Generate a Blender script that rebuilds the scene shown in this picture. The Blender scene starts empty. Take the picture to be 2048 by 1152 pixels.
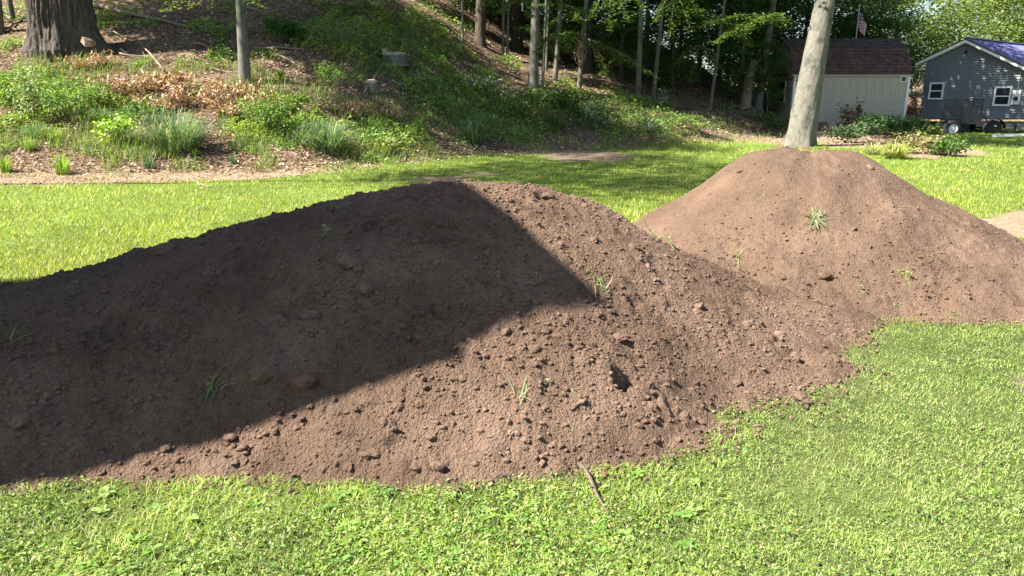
import bpy, math, random
import numpy as np
from mathutils import Vector, Matrix

random.seed(7)
R = np.random.default_rng(7)
D = bpy.data
SC = bpy.context.scene
COLL = SC.collection

# ------------------------------------------------------------------ camera, sky, sun, exposure
PITCH = math.radians(14.4); CH = 1.6; FP = 1500.0
cam = D.cameras.new('camera'); camo = D.objects.new('camera', cam); COLL.objects.link(camo)
cam.sensor_width = 36; cam.lens = FP / 2048 * 36; cam.clip_start = 0.05; cam.clip_end = 1500
camo.location = (0, 0, CH); camo.rotation_euler = (math.pi / 2 - PITCH, 0, 0)
SC.camera = camo
SUN_EL = math.radians(50); SUN_AZ = math.radians(18)      # light travels towards +x turned 17 deg to +y
w = D.worlds.new('World'); SC.world = w; w.use_nodes = True
nt = w.node_tree; nt.nodes.clear()
sky = nt.nodes.new('ShaderNodeTexSky'); sky.sky_type = 'NISHITA'; sky.sun_disc = False
sky.sun_elevation = SUN_EL
# Nishita: rotation 0 = sun towards +y, turning clockwise seen from above
_sd = (-math.cos(SUN_AZ), -math.sin(SUN_AZ))
sky.sun_rotation = math.atan2(_sd[0], _sd[1]); sky.air_density = 1.0; sky.dust_density = 1.5
bg = nt.nodes.new('ShaderNodeBackground'); bg.inputs[1].default_value = 0.052
wo = nt.nodes.new('ShaderNodeOutputWorld')
nt.links.new(sky.outputs[0], bg.inputs[0]); nt.links.new(bg.outputs[0], wo.inputs[0])
sun = D.lights.new('sun', 'SUN'); sun.energy = 4.8; sun.angle = math.radians(0.55); sun.color = (1, .93, .83)
suno = D.objects.new('sun', sun); COLL.objects.link(suno)
_ld = Vector((math.cos(SUN_AZ) * math.cos(SUN_EL), math.sin(SUN_AZ) * math.cos(SUN_EL), -math.sin(SUN_EL)))
suno.rotation_euler = _ld.to_track_quat('-Z', 'Y').to_euler(); suno.location = (-20, -6, 20)
SC.view_settings.view_transform = 'Standard'; SC.view_settings.look = 'None'
SC.view_settings.gamma = 1; SC.view_settings.exposure = 2.3
SC.view_settings.use_curve_mapping = False

# ------------------------------------------------------------------ noise
def _h(ix, iy, s):
    n = (ix.astype(np.int64) * 374761393 + iy.astype(np.int64) * 668265263 + s * 974634777) & 0xffffffff
    n = ((n ^ (n >> 13)) * 1274126177) & 0xffffffff
    n = n ^ (n >> 16)
    return (n & 0xffffff) / float(0xffffff)
def vn(x, y, s=0):
    x = np.asarray(x, float); y = np.asarray(y, float)
    ix = np.floor(x); iy = np.floor(y); fx = x - ix; fy = y - iy
    fx = fx * fx * fx * (fx * (fx * 6 - 15) + 10); fy = fy * fy * fy * (fy * (fy * 6 - 15) + 10)
    a = _h(ix, iy, s); b = _h(ix + 1, iy, s); c = _h(ix, iy + 1, s); d = _h(ix + 1, iy + 1, s)
    return (a * (1 - fx) + b * fx) * (1 - fy) + (c * (1 - fx) + d * fx) * fy
def fbm(x, y, s=0, o=4):
    r = 0; a = .5; t = 0
    for i in range(o):
        r = r + a * (vn(x * 2 ** i * 1.03 + 7.1 * i, y * 2 ** i * .98 - 3.7 * i, s + i) - .5); t += a; a *= .5
    return r / t * 2                                           # about -1..1
def worley(x, y, s=0):
    """distance to the nearest point, and that cell's random number"""
    ix = np.floor(x); iy = np.floor(y)
    best = np.full(x.shape, 9.0); rid = np.zeros(x.shape)
    for dx in (-1, 0, 1):
        for dy in (-1, 0, 1):
            cx = ix + dx; cy = iy + dy
            px = cx + .1 + .8 * _h(cx, cy, s); py = cy + .1 + .8 * _h(cx, cy, s + 5)
            d = np.hypot(x - px, y - py); m = d < best
            best = np.where(m, d, best); rid = np.where(m, _h(cx, cy, s + 9), rid)
    return best, rid
def sstep(a, b, x):
    t = np.clip((x - a) / (b - a), 0, 1); return t * t * (3 - 2 * t)

# ------------------------------------------------------------------ photograph <-> world
CP, SP = math.cos(PITCH), math.sin(PITCH)
def proj(x, y, z):
    dep = np.maximum(y * CP - (z - CH) * SP, .01)
    return 1024 + FP * x / dep, 576 - FP * (y * SP + (z - CH) * CP) / dep
def rays(px, py):
    a = (np.asarray(px, float) - 1024) / FP; b = (576 - np.asarray(py, float)) / FP
    return a, CP + b * SP, -SP + b * CP
def P(px, py, Y):
    a, dy, dz = rays(px, py); t = Y / dy
    return Vector((float(a * t), float(Y), float(CH + dz * t)))

FX = [-60, -25, -14, -8, -5, -2, 0, 4, 8, 11, 13, 16, 20, 60]
FY = [12, 13.5, 14.8, 15.3, 16.2, 19.0, 21.5, 24.0, 27.0, 30, 37, 42, 46, 50]
SX = [-60, -5, 0, 4, 8, 11, 14, 60]
SY = [.44, .43, .31, .29, .28, .24, .14, .10]
def foot(x): return np.interp(x, FX, FY)
def zt(x, y):
    x = np.asarray(x, float); y = np.asarray(y, float)
    d = y - foot(x); dp = np.maximum(d, 0)
    rise = dp * dp / (dp + 2.2); rise = 45 * (1 - np.exp(-rise / 45))
    z = np.interp(x, SX, SY) * rise
    z = z + .42 * sstep(27, 35, y) * sstep(7, 12, x) * sstep(26, 17, x)
    z = z + .02 * fbm(x * .6, y * .6, 3, 3) * sstep(2, 6, y) + sstep(0, 4, d) * .22 * fbm(x * .35, y * .35, 11, 4)
    return z
def zt_smooth(x, y):
    dp = np.maximum(y - foot(x), 0); rise = dp * dp / (dp + 2.2); rise = 45 * (1 - np.exp(-rise / 45))
    return np.interp(x, SX, SY) * rise + .42 * sstep(27, 35, y) * sstep(7, 12, x) * sstep(26, 17, x)
def ground_hits(px, py):
    a, dy, dz = rays(px, py)
    ts = np.geomspace(1.8, 150, 70); hit = np.full(np.shape(a), np.nan); prev = None; live = np.arange(len(a))
    for i, t in enumerate(ts):
        g = CH + dz[live] * t - zt_smooth(a[live] * t, dy[live] * t)
        if prev is not None:
            m = g <= 0
            hit[live[m]] = ts[i - 1] + (t - ts[i - 1]) * prev[m] / np.maximum(prev[m] - g[m], 1e-9)
            live = live[~m]; g = g[~m]
        prev = g
        if len(live) == 0: break
    ok = ~np.isnan(hit); h = np.where(ok, hit, 10.)
    for _ in range(3):                                   # refine on the uneven surface
        g = CH + dz * h - zt(a * h, dy * h); h = h + g / (np.abs(dz) + .35)
    h = np.where(ok, h, np.nan)
    return a * h, dy * h, np.where(ok, zt(a * np.where(ok, h, 10.), dy * np.where(ok, h, 10.)), np.nan)
def G(px, py):
    x, y, z = ground_hits(np.array([float(px)]), np.array([float(py)]))
    if np.isnan(x[0]): raise ValueError('no ground at %s %s' % (px, py))
    return Vector((float(x[0]), float(y[0]), float(z[0])))
def flat(px, py, z=0.0):
    a, dy, dz = rays(px, py); t = (z - CH) / dz
    return (float(a * t), float(dy * t), z)

# ------------------------------------------------------------------ objects
def setp(o, **k):
    for a, b in k.items():
        if b is not None: o[{'cat': 'category'}.get(a, a)] = b
    return o
def empty(name, loc=(0, 0, 0), label=None, cat=None, group=None, rz=0):
    o = D.objects.new(name, None); COLL.objects.link(o); o.location = loc; o.rotation_euler = (0, 0, rz)
    o.empty_display_size = .2
    return setp(o, label=label, cat=cat, group=group)
def link(name, me, parent=None, loc=None, **k):
    o = D.objects.new(name, me); COLL.objects.link(o); o.parent = parent
    if loc is not None: o.location = loc
    return setp(o, **k)
def amesh(name, V, F, mat, col=None, smooth=False):
    """mesh from arrays: F is (n, k)"""
    me = D.meshes.new(name); V = np.ascontiguousarray(V, dtype=np.float32); F = np.ascontiguousarray(F, dtype=np.int32)
    n, k = F.shape
    me.vertices.add(len(V)); me.vertices.foreach_set('co', V.ravel())
    me.loops.add(n * k); me.loops.foreach_set('vertex_index', F.ravel())
    me.polygons.add(n); me.polygons.foreach_set('loop_start', np.arange(0, n * k, k, dtype=np.int32))
    me.polygons.foreach_set('loop_total', np.full(n, k, dtype=np.int32))
    me.polygons.foreach_set('use_smooth', np.full(n, smooth))
    if col is not None:
        at = me.color_attributes.new('Col', 'FLOAT_COLOR', 'POINT')
        c = np.ones((len(V), 4), np.float32); c[:, :3] = col; at.data.foreach_set('color', c.ravel())
    me.update(calc_edges=True); me.validate()
    me.materials.append(mat)
    return me
class MB:
    def __init__(s): s.v = []; s.f = []; s.m = []; s.mi = 0
    def add(s, vs, fs):
        o = len(s.v); s.v += [tuple(a) for a in vs]; s.f += [[i + o for i in f] for f in fs]; s.m += [s.mi] * len(fs); return s
    def box(s, c, d, rz=0, M=None):
        x, y, z = d[0] / 2, d[1] / 2, d[2] / 2
        vs = [Vector((sx * x, sy * y, sz * z)) for sz in (-1, 1) for sy in (-1, 1) for sx in (-1, 1)]
        if M is not None: vs = [M @ v for v in vs]
        if rz: vs = [Matrix.Rotation(rz, 3, 'Z') @ v for v in vs]
        vs = [v + Vector(c) for v in vs]
        return s.add(vs, [(0, 2, 3, 1), (4, 5, 7, 6), (0, 1, 5, 4), (2, 6, 7, 3), (0, 4, 6, 2), (1, 3, 7, 5)])
    def hexa(s, p):          # 4 bottom + 4 top points
        return s.add(p, [(3, 2, 1, 0), (4, 5, 6, 7), (0, 1, 5, 4), (1, 2, 6, 5), (2, 3, 7, 6), (3, 0, 4, 7)])
    def slab(s, quad, n, t):  # quad of points thickened along n by t
        n = Vector(n); return s.hexa([Vector(q) for q in quad] + [Vector(q) + n * t for q in quad])
    def bar(s, a, b, w_, h_=None):
        a = Vector(a); b = Vector(b); h_ = h_ or w_; d = (b - a).normalized()
        u = d.cross(Vector((0, 0, 1)));  u = u.normalized() if u.length > .01 else Vector((1, 0, 0)); v = d.cross(u).normalized()
        q = [a + u * i * w_ / 2 + v * j * h_ / 2 for i, j in ((-1, -1), (1, -1), (1, 1), (-1, 1))]
        return s.hexa(q + [p + (b - a) for p in q])
    def tube(s, path, rad, n=8, cap=True, wob=0):
        path = [Vector(p) for p in path]; rings = []
        if not hasattr(rad, '__len__'): rad = [rad] * len(path)
        u = None
        for i, p in enumerate(path):
            d = (path[min(i + 1, len(path) - 1)] - path[max(i - 1, 0)]).normalized()
            if u is None:
                u = d.cross(Vector((.3, 1, .2))).normalized()
            u = (u - d * u.dot(d)).normalized(); v = d.cross(u)
            rings.append([p + (u * math.cos(a) + v * math.sin(a)) * rad[i] * (1 + wob * random.uniform(-1, 1))
                          for a in [2 * math.pi * k / n for k in range(n)]])
        vs = [q for r in rings for q in r]; fs = []
        for i in range(len(rings) - 1):
            for k in range(n):
                k2 = (k + 1) % n; fs.append((i * n + k, i * n + k2, (i + 1) * n + k2, (i + 1) * n + k))
        if cap: fs += [tuple(range(n))[::-1], tuple((len(rings) - 1) * n + k for k in range(n))]
        return s.add(vs, fs)
    def lathe(s, prof, n=20, M=None):
        vs = []; fs = []
        for r_, z_ in prof:
            for k in range(n):
                a = 2 * math.pi * k / n; v = Vector((r_ * math.cos(a), r_ * math.sin(a), z_))
                vs.append(M @ v if M is not None else v)
        for i in range(len(prof) - 1):
            for k in range(n):
                k2 = (k + 1) % n; fs.append((i * n + k, i * n + k2, (i + 1) * n + k2, (i + 1) * n + k))
        return s.add(vs, fs)
    def mesh(s, name, mat, smooth=False):
        me = D.meshes.new(name); me.from_pydata(s.v, [], s.f)
        for m_ in (mat if isinstance(mat, (list, tuple)) else [mat]): me.materials.append(m_)
        if smooth:
            for p in me.polygons: p.use_smooth = True
        if any(s.m):
            for p, i in zip(me.polygons, s.m): p.material_index = i
        me.update(); return me
    def obj(s, name, mat, parent=None, smooth=False, **k):
        return link(name, s.mesh(name, mat, smooth), parent, **k)

# ------------------------------------------------------------------ materials
def newmat(name):
    m = D.materials.new(name); m.use_nodes = True; t = m.node_tree; t.nodes.clear()
    o = t.nodes.new('ShaderNodeOutputMaterial'); b = t.nodes.new('ShaderNodeBsdfPrincipled')
    t.links.new(b.outputs[0], o.inputs[0]); return m, t, b, o
def N(t, kind, **k):
    n = t.nodes.new(kind)
    for a, v in k.items(): setattr(n, a, v)
    return n
def noise_node(t, vec, scale, detail=4, rough=.6):
    n = N(t, 'ShaderNodeTexNoise'); n.inputs['Scale'].default_value = scale
    n.inputs['Detail'].default_value = detail; n.inputs['Roughness'].default_value = rough
    if vec is not None: t.links.new(vec, n.inputs['Vector'])
    return n.outputs[0]
def ramp(t, fac, stops):
    r = N(t, 'ShaderNodeValToRGB'); t.links.new(fac, r.inputs[0]); e = r.color_ramp.elements
    while len(e) < len(stops): e.new(.5)
    for i, (p, c) in enumerate(stops): e[i].position = p; e[i].color = (*c, 1)
    return r.outputs[0]
def mixc(t, fac, a, b, mode='MIX'):
    m = N(t, 'ShaderNodeMix', data_type='RGBA', blend_type=mode)
    for s_, v in ((0, fac), (6, a), (7, b)):
        if isinstance(v, (int, float)): m.inputs[s_].default_value = v
        elif isinstance(v, tuple): m.inputs[s_].default_value = (*v, 1)
        else: t.links.new(v, m.inputs[s_])
    return m.outputs[2]
def bump(t, b, h, strength, dist):
    n = N(t, 'ShaderNodeBump'); n.inputs['Strength'].default_value = strength; n.inputs['Distance'].default_value = dist
    t.links.new(h, n.inputs['Height']); t.links.new(n.outputs[0], b.inputs['Normal'])
def posn(t, obj=False, sc=(1, 1, 1)):
    if obj: v = N(t, 'ShaderNodeTexCoord').outputs['Object']
    else: v = N(t, 'ShaderNodeNewGeometry').outputs['Position']
    mp = N(t, 'ShaderNodeMapping'); mp.inputs['Scale'].default_value = sc; t.links.new(v, mp.inputs[0]); return mp.outputs[0]
def simple(name, c, rough=.6, metal=0, var=.12, scale=8, bumps=0, spec=.4, sc=(1, 1, 1)):
    m, t, b, o = newmat(name); v = posn(t, True, sc)
    n = noise_node(t, v, scale)
    lo = tuple(x * (1 - var) for x in c); hi = tuple(min(1, x * (1 + var)) for x in c)
    t.links.new(ramp(t, n, [(.3, lo), (.7, hi)]), b.inputs['Base Color'])
    b.inputs['Roughness'].default_value = rough; b.inputs['Metallic'].default_value = metal
    b.inputs['Specular IOR Level'].default_value = spec
    if bumps: bump(t, b, noise_node(t, v, scale * 6), .5, bumps)
    return m
def leafmat(name, trans=.35, rough=.55, spec=.25):
    m, t, b, o = newmat(name)
    a = N(t, 'ShaderNodeAttribute', attribute_name='Col')
    col = mixc(t, .35, a.outputs[0], ramp(t, noise_node(t, posn(t), 3.1, 3), [(.3, (.55, .62, .5)), (.7, (1.25, 1.2, 1.15))]), 'MULTIPLY')
    t.links.new(col, b.inputs['Base Color']); b.inputs['Roughness'].default_value = rough
    b.inputs['Specular IOR Level'].default_value = spec
    tr = N(t, 'ShaderNodeBsdfTranslucent'); t.links.new(mixc(t, 1.0, col, (1.15, 1.2, .55), 'MULTIPLY'), tr.inputs[0])
    mx = N(t, 'ShaderNodeMixShader'); mx.inputs[0].default_value = trans
    t.links.new(b.outputs[0], mx.inputs[1]); t.links.new(tr.outputs[0], mx.inputs[2]); t.links.new(mx.outputs[0], o.inputs[0])
    return m
M_leaf = leafmat('foliage'); M_grass = leafmat('grass_blades', .42, .5, .3); M_dry = leafmat('dry_leaves', .15, .8, .1)

def soilmat(name, lo, mid, hi, fine=1.0):
    m, t, b, o = newmat(name); v = posn(t)
    n1 = noise_node(t, v, 1.6, 5, .65); n2 = noise_node(t, v, 28, 6, .7); n3 = noise_node(t, v, 170, 3, .7)
    c = ramp(t, n1, [(.34, lo), (.5, mid), (.66, hi)])
    c = mixc(t, .55, c, ramp(t, n2, [(.3, (.62, .6, .58)), (.7, (1.3, 1.3, 1.32))]), 'MULTIPLY')
    c = mixc(t, .5, c, ramp(t, n3, [(.3, (.6, .58, .56)), (.7, (1.35, 1.36, 1.4))]), 'MULTIPLY')
    t.links.new(c, b.inputs['Base Color']); b.inputs['Roughness'].default_value = .95
    b.inputs['Specular IOR Level'].default_value = .12
    wv = N(t, 'ShaderNodeVectorMath', operation='MULTIPLY_ADD'); nz = N(t, 'ShaderNodeTexNoise'); nz.inputs['Scale'].default_value = 60
    t.links.new(v, nz.inputs['Vector']); t.links.new(nz.outputs['Color'], wv.inputs[0]); wv.inputs[1].default_value = (.012, .012, .012); t.links.new(v, wv.inputs[2])
    hs = None
    for sc_, am_ in ((62, 1.0), (125, .6)):
        vo = N(t, 'ShaderNodeTexVoronoi'); vo.inputs['Scale'].default_value = sc_; t.links.new(wv.outputs[0], vo.inputs['Vector'])
        ml = N(t, 'ShaderNodeMath', operation='MULTIPLY'); t.links.new(vo.outputs[0], ml.inputs[0]); ml.inputs[1].default_value = -am_
        if hs is None: hs = ml.outputs[0]
        else:
            sm = N(t, 'ShaderNodeMath', operation='ADD'); t.links.new(hs, sm.inputs[0]); t.links.new(ml.outputs[0], sm.inputs[1]); hs = sm.outputs[0]
    ad = N(t, 'ShaderNodeMath', operation='ADD'); t.links.new(n3, ad.inputs[0]); t.links.new(hs, ad.inputs[1])
    bump(t, b, ad.outputs[0], .95 * fine, .016)
    return m
M_soil = soilmat('topsoil', (.100, .066, .045), (.140, .093, .065), (.178, .120, .086))
M_soil2 = soilmat('fine_topsoil', (.096, .064, .044), (.120, .080, .055), (.146, .099, .070), .7)  # same soil, smoother and darkened to offset the stronger sun on the taller pile
M_clod = soilmat('dry_clod_soil', (.080, .053, .037), (.118, .079, .056), (.156, .106, .076), .5)

def groundmat(name, detail_scale=9):
    m, t, b, o = newmat(name); v = posn(t); a = N(t, 'ShaderNodeAttribute', attribute_name='Col')
    c = mixc(t, .7, a.outputs[0], ramp(t, noise_node(t, v, detail_scale, 6, .75), [(.3, (.45, .45, .45)), (.7, (1.5, 1.5, 1.45))]), 'MULTIPLY')
    c = mixc(t, .5, c, ramp(t, noise_node(t, v, .8, 4), [(.3, (.75, .8, .75)), (.7, (1.25, 1.2, 1.2))]), 'MULTIPLY')
    t.links.new(c, b.inputs['Base Color']); b.inputs['Roughness'].default_value = .95; b.inputs['Specular IOR Level'].default_value = .1
    bump(t, b, noise_node(t, v, detail_scale * 3, 5, .7), .8, .03)
    return m
M_ground = groundmat('ground_cover_soil')

def barkmat(name, lo, hi, sc=(14, 14, 3), rough_bump=.01, blotch=None, rings=False, moss=False):
    m, t, b, o = newmat(name); v = posn(t, False, sc)
    n = noise_node(t, v, 1.0, 6, .7)
    c = ramp(t, n, [(.3, lo), (.68, hi)])
    if blotch:
        c = mixc(t, ramp(t, noise_node(t, posn(t), 2.2, 5, .7), [(.5, (0, 0, 0)), (.62, (1, 1, 1))]), c, blotch)
    if moss:
        c = mixc(t, ramp(t, noise_node(t, posn(t), .9, 4, .7), [(.52, (0, 0, 0)), (.7, (.8, .8, .8))]), c, (.05, .07, .02))
    t.links.new(c, b.inputs['Base Color']); b.inputs['Roughness'].default_value = .9; b.inputs['Specular IOR Level'].default_value = .15
    bump(t, b, n, .8, rough_bump); return m
M_oak = barkmat('oak_bark', (.025, .021, .018), (.125, .105, .088), (11, 11, 1.6), .09, moss=True)
M_beech = barkmat('smooth_grey_bark', (.10, .095, .08), (.185, .17, .14), (14, 14, 7), .03, (.075, .08, .07))
M_grey = barkmat('grey_bark', (.085, .08, .066), (.16, .15, .125), (20, 20, 5), .01, (.07, .08, .055))
M_dark = barkmat('dark_bark', (.035, .028, .022), (.10, .08, .06), (12, 12, 2), .03)
M_dead = barkmat('weathered_wood', (.12, .09, .068), (.26, .205, .155), (30, 30, 30), .01)
M_cut = simple('cut_wood', (.30, .25, .175), .85, var=.35, scale=12, spec=.2)
M_stick = barkmat('stick_bark', (.06, .045, .036), (.15, .115, .09), (60, 60, 60), .004)

# ------------------------------------------------------------------ image-space zones used when deciding what grows where
def blob(px, py, lst):
    r = np.zeros(np.shape(px)); px = px + 26 * fbm(px / 60., py / 22., 55, 4); py = py + 9 * fbm(px / 60., py / 22., 56, 4)
    for cx, cy, rx, ry, s in lst:
        r = np.maximum(r, s * np.exp(-(((px - cx) / rx) ** 2 + ((py - cy) / ry) ** 2) ** 1.5))
    return r
BARE = [(1180, 312, 130, 20, .66), (1060, 300, 90, 13, .9), (960, 350, 60, 6, .6), (700, 325, 70, 6, .7), (2030, 450, 85, 26, 1.2), (1990, 780, 45, 9, .45), (2048, 770, 40, 10, .6),
        (880, 358, 60, 8, .9), (1190, 380, 40, 5, .3), (1830, 352, 60, 4, .5), (1900, 378, 60, 5, .5), (1700, 640, 30, 8, .3), (1860, 308, 120, 11, .9),
        (1540, 700, 30, 9, .4), (1880, 830, 60, 8, .25), (160, 310, 330, 26, 1.1), (480, 320, 160, 24, 1.1), (20, 440, 50, 12, .25), (1000, 275, 110, 8, .5), (1620, 800, 60, 10, .2)]
BEDZ = [(1500, 262, 70, 22, 1), (1570, 268, 80, 24, 1), (1680, 268, 80, 30, 1), (1760, 275, 90, 26, 1), (1840, 296, 80, 18, 1), (1480, 240, 60, 14, 1)]
def bedz(x, y, z):
    a, b = proj(x, y, z); return np.where((y > 15) & (y < 36), blob(a, b, BEDZ), 0)
def mulch(x, y):          # bare strip between the lawn and the slope, left half
    f = foot(x); e = .55 * fbm(x * .7, y * .7, 21, 3) + .5 * fbm(x * 2.6, y * 2.6, 22, 3)
    return sstep(-1.6, -1.1, y - f + e) * sstep(1.6, .6, y - f + e) * sstep(-3.2, -5.0, x)

# ------------------------------------------------------------------ terrain
def axis(lo, hi, flo, fhi, st, grow=1.12):
    a = list(np.arange(flo, fhi, st)); s = st
    while a[-1] < hi: s *= grow; a.append(a[-1] + s)
    s = st; b = [flo]
    while b[-1] > lo: s *= grow; b.append(b[-1] - s)
    return np.array(b[:0:-1] + a)
gx = axis(-140, 140, -14, 18, .17); gy = axis(-30, 260, 1.5, 34, .17)
X, Y = np.meshgrid(gx, gy); Z = zt(X, Y)
px, py = proj(X, Y, Z)
inview = (Y > 1)
bare = np.where(inview, blob(px, py, BARE), 0) + .12 * fbm(X * 3, Y * 3, 5)
bare = np.maximum(bare, mulch(X, Y) * (.55 + .5 * vn(X * 1.7, Y * 1.7, 57)))
bare = np.maximum(bare, bedz(X, Y, Z) * 1.1)
bm = sstep(.35, .62, bare)[..., None]
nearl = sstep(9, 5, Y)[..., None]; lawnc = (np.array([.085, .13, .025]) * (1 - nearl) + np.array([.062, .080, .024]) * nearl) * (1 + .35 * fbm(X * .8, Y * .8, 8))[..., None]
barec = np.array([.20, .145, .105]) * (1 + .2 * fbm(X * 2, Y * 2, 9))[..., None]
hillc = np.array([.115, .082, .060]) * (1 + .5 * fbm(X * 1.2, Y * 1.2, 10))[..., None]
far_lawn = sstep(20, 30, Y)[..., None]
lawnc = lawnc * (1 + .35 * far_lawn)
hill = sstep(-.2, 1.2, Y - foot(X) + .8 * fbm(X * .5, Y * .5, 12))[..., None]
COL = (lawnc * (1 - bm) + barec * bm) * (1 - hill) + hillc * hill
ny, nx = X.shape
idx = np.arange(ny * nx).reshape(ny, nx)
F = np.stack([idx[:-1, :-1], idx[:-1, 1:], idx[1:, 1:], idx[1:, :-1]], -1).reshape(-1, 4)
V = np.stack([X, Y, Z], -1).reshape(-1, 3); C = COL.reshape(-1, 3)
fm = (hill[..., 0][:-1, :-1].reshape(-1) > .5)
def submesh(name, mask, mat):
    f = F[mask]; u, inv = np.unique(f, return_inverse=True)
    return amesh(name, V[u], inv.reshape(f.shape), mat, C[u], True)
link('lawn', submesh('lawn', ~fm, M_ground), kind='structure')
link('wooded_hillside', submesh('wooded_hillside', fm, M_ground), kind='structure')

# ------------------------------------------------------------------ the two dirt piles: thin plate surfaces through points read off the photograph
class TPS:
    def __init__(s, pts):
        s.p = np.array([(a, b) for a, b, c in pts]); z = np.array([c for a, b, c in pts]); n = len(z)
        K = s.k(np.hypot(*(s.p[:, None] - s.p[None]).transpose(2, 0, 1))); Q = np.c_[np.ones(n), s.p]
        A = np.block([[K + 1e-3 * np.eye(n), Q], [Q.T, np.zeros((3, 3))]])
        s.w = np.linalg.solve(A, np.r_[z, 0, 0, 0])
    def k(s, r): return np.where(r > 1e-9, r * r * np.log(np.maximum(r, 1e-9)), 0)
    def __call__(s, x, y):
        r = s.w[-3] + s.w[-2] * x + s.w[-1] * y
        for (a, b), w_ in zip(s.p, s.w): r = r + w_ * s.k(np.hypot(x - a, y - b))
        return r
def PP(a, b, Yw): v = P(a, b, Yw); return (v.x, v.y, v.z)
front1 = [(-500, 1015), (-200, 1000), (0, 990), (200, 962), (420, 962), (650, 962), (900, 968), (1180, 950), (1300, 925), (1420, 888), (1452, 826), (1540, 806), (1625, 800), (1692, 722), (1738, 655)]
p1 = [flat(a, b, .015) for a, b in front1]
p1 += [(x * .93, y - .45, -.28) for x, y, z in p1[:9]] + [(2.6, 3.6, -.3), (3.3, 4.4, -.3), (3.9, 5.4, -.3)]
p1 += [PP(-450, 690, 3.5), PP(-200, 640, 3.7), PP(0, 587, 4.0), PP(130, 548, 4.25), PP(230, 512, 4.4), PP(320, 486, 4.55), PP(400, 467, 4.7), PP(560, 422, 4.9), PP(650, 397, 5.0), PP(730, 378, 5.1),
       PP(820, 370, 5.15), PP(930, 366, 5.2), PP(1040, 366, 5.25), PP(1110, 381, 5.3), PP(1180, 403, 5.3), PP(1245, 432, 5.3), PP(1300, 470, 5.35), PP(1380, 508, 5.4), PP(1500, 560, 5.5), PP(1640, 600, 5.4)]
p1 += [(-.5, 7.6, 0), (.4, 7.6, 0), (1.2, 7.1, 0), (2.0, 6.6, 0), (3.0, 6.2, -.05), (-1.5, 7.1, 0), (-2.3, 6.5, 0), (-3.0, 5.7, 0), (-4.0, 5.1, 0), (-6, 4.6, 0), (-6, 2.6, 0), (-6.2, 3.6, .2)]
p1 += [(-.5, 8.6, -.5), (1.4, 8.2, -.5), (3, 7.4, -.5), (-2.6, 7.6, -.5), (-4.5, 6.2, -.5), (-7, 5.5, -.5), (-7, 1.5, -.5)]
H1 = TPS(p1)
p2 = [flat(a, b, .01) for a, b in [(1750, 640), (1850, 645), (1950, 645), (2048, 645), (2200, 640), (2350, 620)]]
p2 += [PP(1512, 304, 7.35), PP(1570, 301, 7.5), PP(1640, 302, 7.5), PP(1718, 304, 7.4), (3.0, 7.9, 1.02),
       PP(1440, 346, 7.3), PP(1420, 364, 7.3), PP(1340, 403, 7.3), PP(1275, 445, 7.2), PP(1770, 335, 7.35), PP(1820, 373, 7.3), PP(1870, 398, 7.3), PP(1960, 440, 7.2), PP(2048, 490, 7.1), PP(2150, 555, 6.9)]
p2 += [PP(1440, 366, 8.1), PP(1420, 382, 8.2), PP(1340, 420, 8.2), PP(1275, 462, 8.0), PP(1770, 352, 8.2), PP(1820, 388, 8.1), PP(1290, 470, 6.5), PP(1360, 440, 6.6)]
p2 += [PP(1400, 512, 5.95), PP(1480, 545, 5.75), PP(1560, 582, 5.5), PP(1650, 612, 5.35)]
p2 += [(1.2, 5.6, -.02), (.4, 7.2, .0), (.9, 8.6, 0), (1.8, 9.6, 0), (3.0, 10.2, 0), (4.2, 9.8, 0), (5.2, 8.6, 0), (5.8, 7.2, 0), (5.7, 6.2, -.05)]
p2 += [(2.4, 4.4, -.4), (4.2, 4.3, -.4), (6.2, 4.8, -.5), (7, 7, -.6), (6, 9.6, -.6), (3, 11.3, -.6), (.6, 10, -.6), (-.2, 7.5, -.5), (.6, 5.6, -.4)]
H2 = TPS(p2)
HOLES = []           # hollows in the near pile
for a, b, r_, dpt in [(1240, 765, .050, .10), (1262, 758, .034, .08), (1040, 392, .07, .07), (512, 512, .12, .06), (1268, 606, .045, .05), (625, 600, .13, .05), (1085, 392, .05, .05), (1308, 800, .035, .03), (1385, 845, .035, .03), (1660, 545, .05, .04),
                      (745, 448, .08, .05), (880, 610, .08, .05), (1600, 700, .05, .05), (1240, 700, .10, -.035), (700, 510, .14, -.03), (525, 735, .12, -.04), (1040, 378, .12, -.05), (330, 480, .10, -.05), (1495, 802, .07, -.05), (1205, 738, .11, -.06), (230, 640, .12, .05), (950, 445, .1, -.02)]:
    HOLES.append((a, b, r_, dpt))
def pile_hit(px, py):
    """first point of the piles or ground along a photograph ray"""
    a, dy, dz = rays(px, py); lo, hi = 2.2, 12.0
    for _ in range(2):
        t = np.linspace(lo, hi, 150); x, y, z = a * t, dy * t, CH + dz * t
        g = z - np.maximum(np.maximum(H1(x, y), H2(x, y)), 0)
        k = np.nonzero(g < 0)[0]
        if len(k) == 0: return None
        k = max(int(k[0]), 1); lo, hi = t[k - 1], t[k]
    return (float(a * hi), float(dy * hi), float(CH + dz * hi))
HW = [(*pile_hit(a, b)[:2], r_, d_) for a, b, r_, d_ in HOLES]
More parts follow.
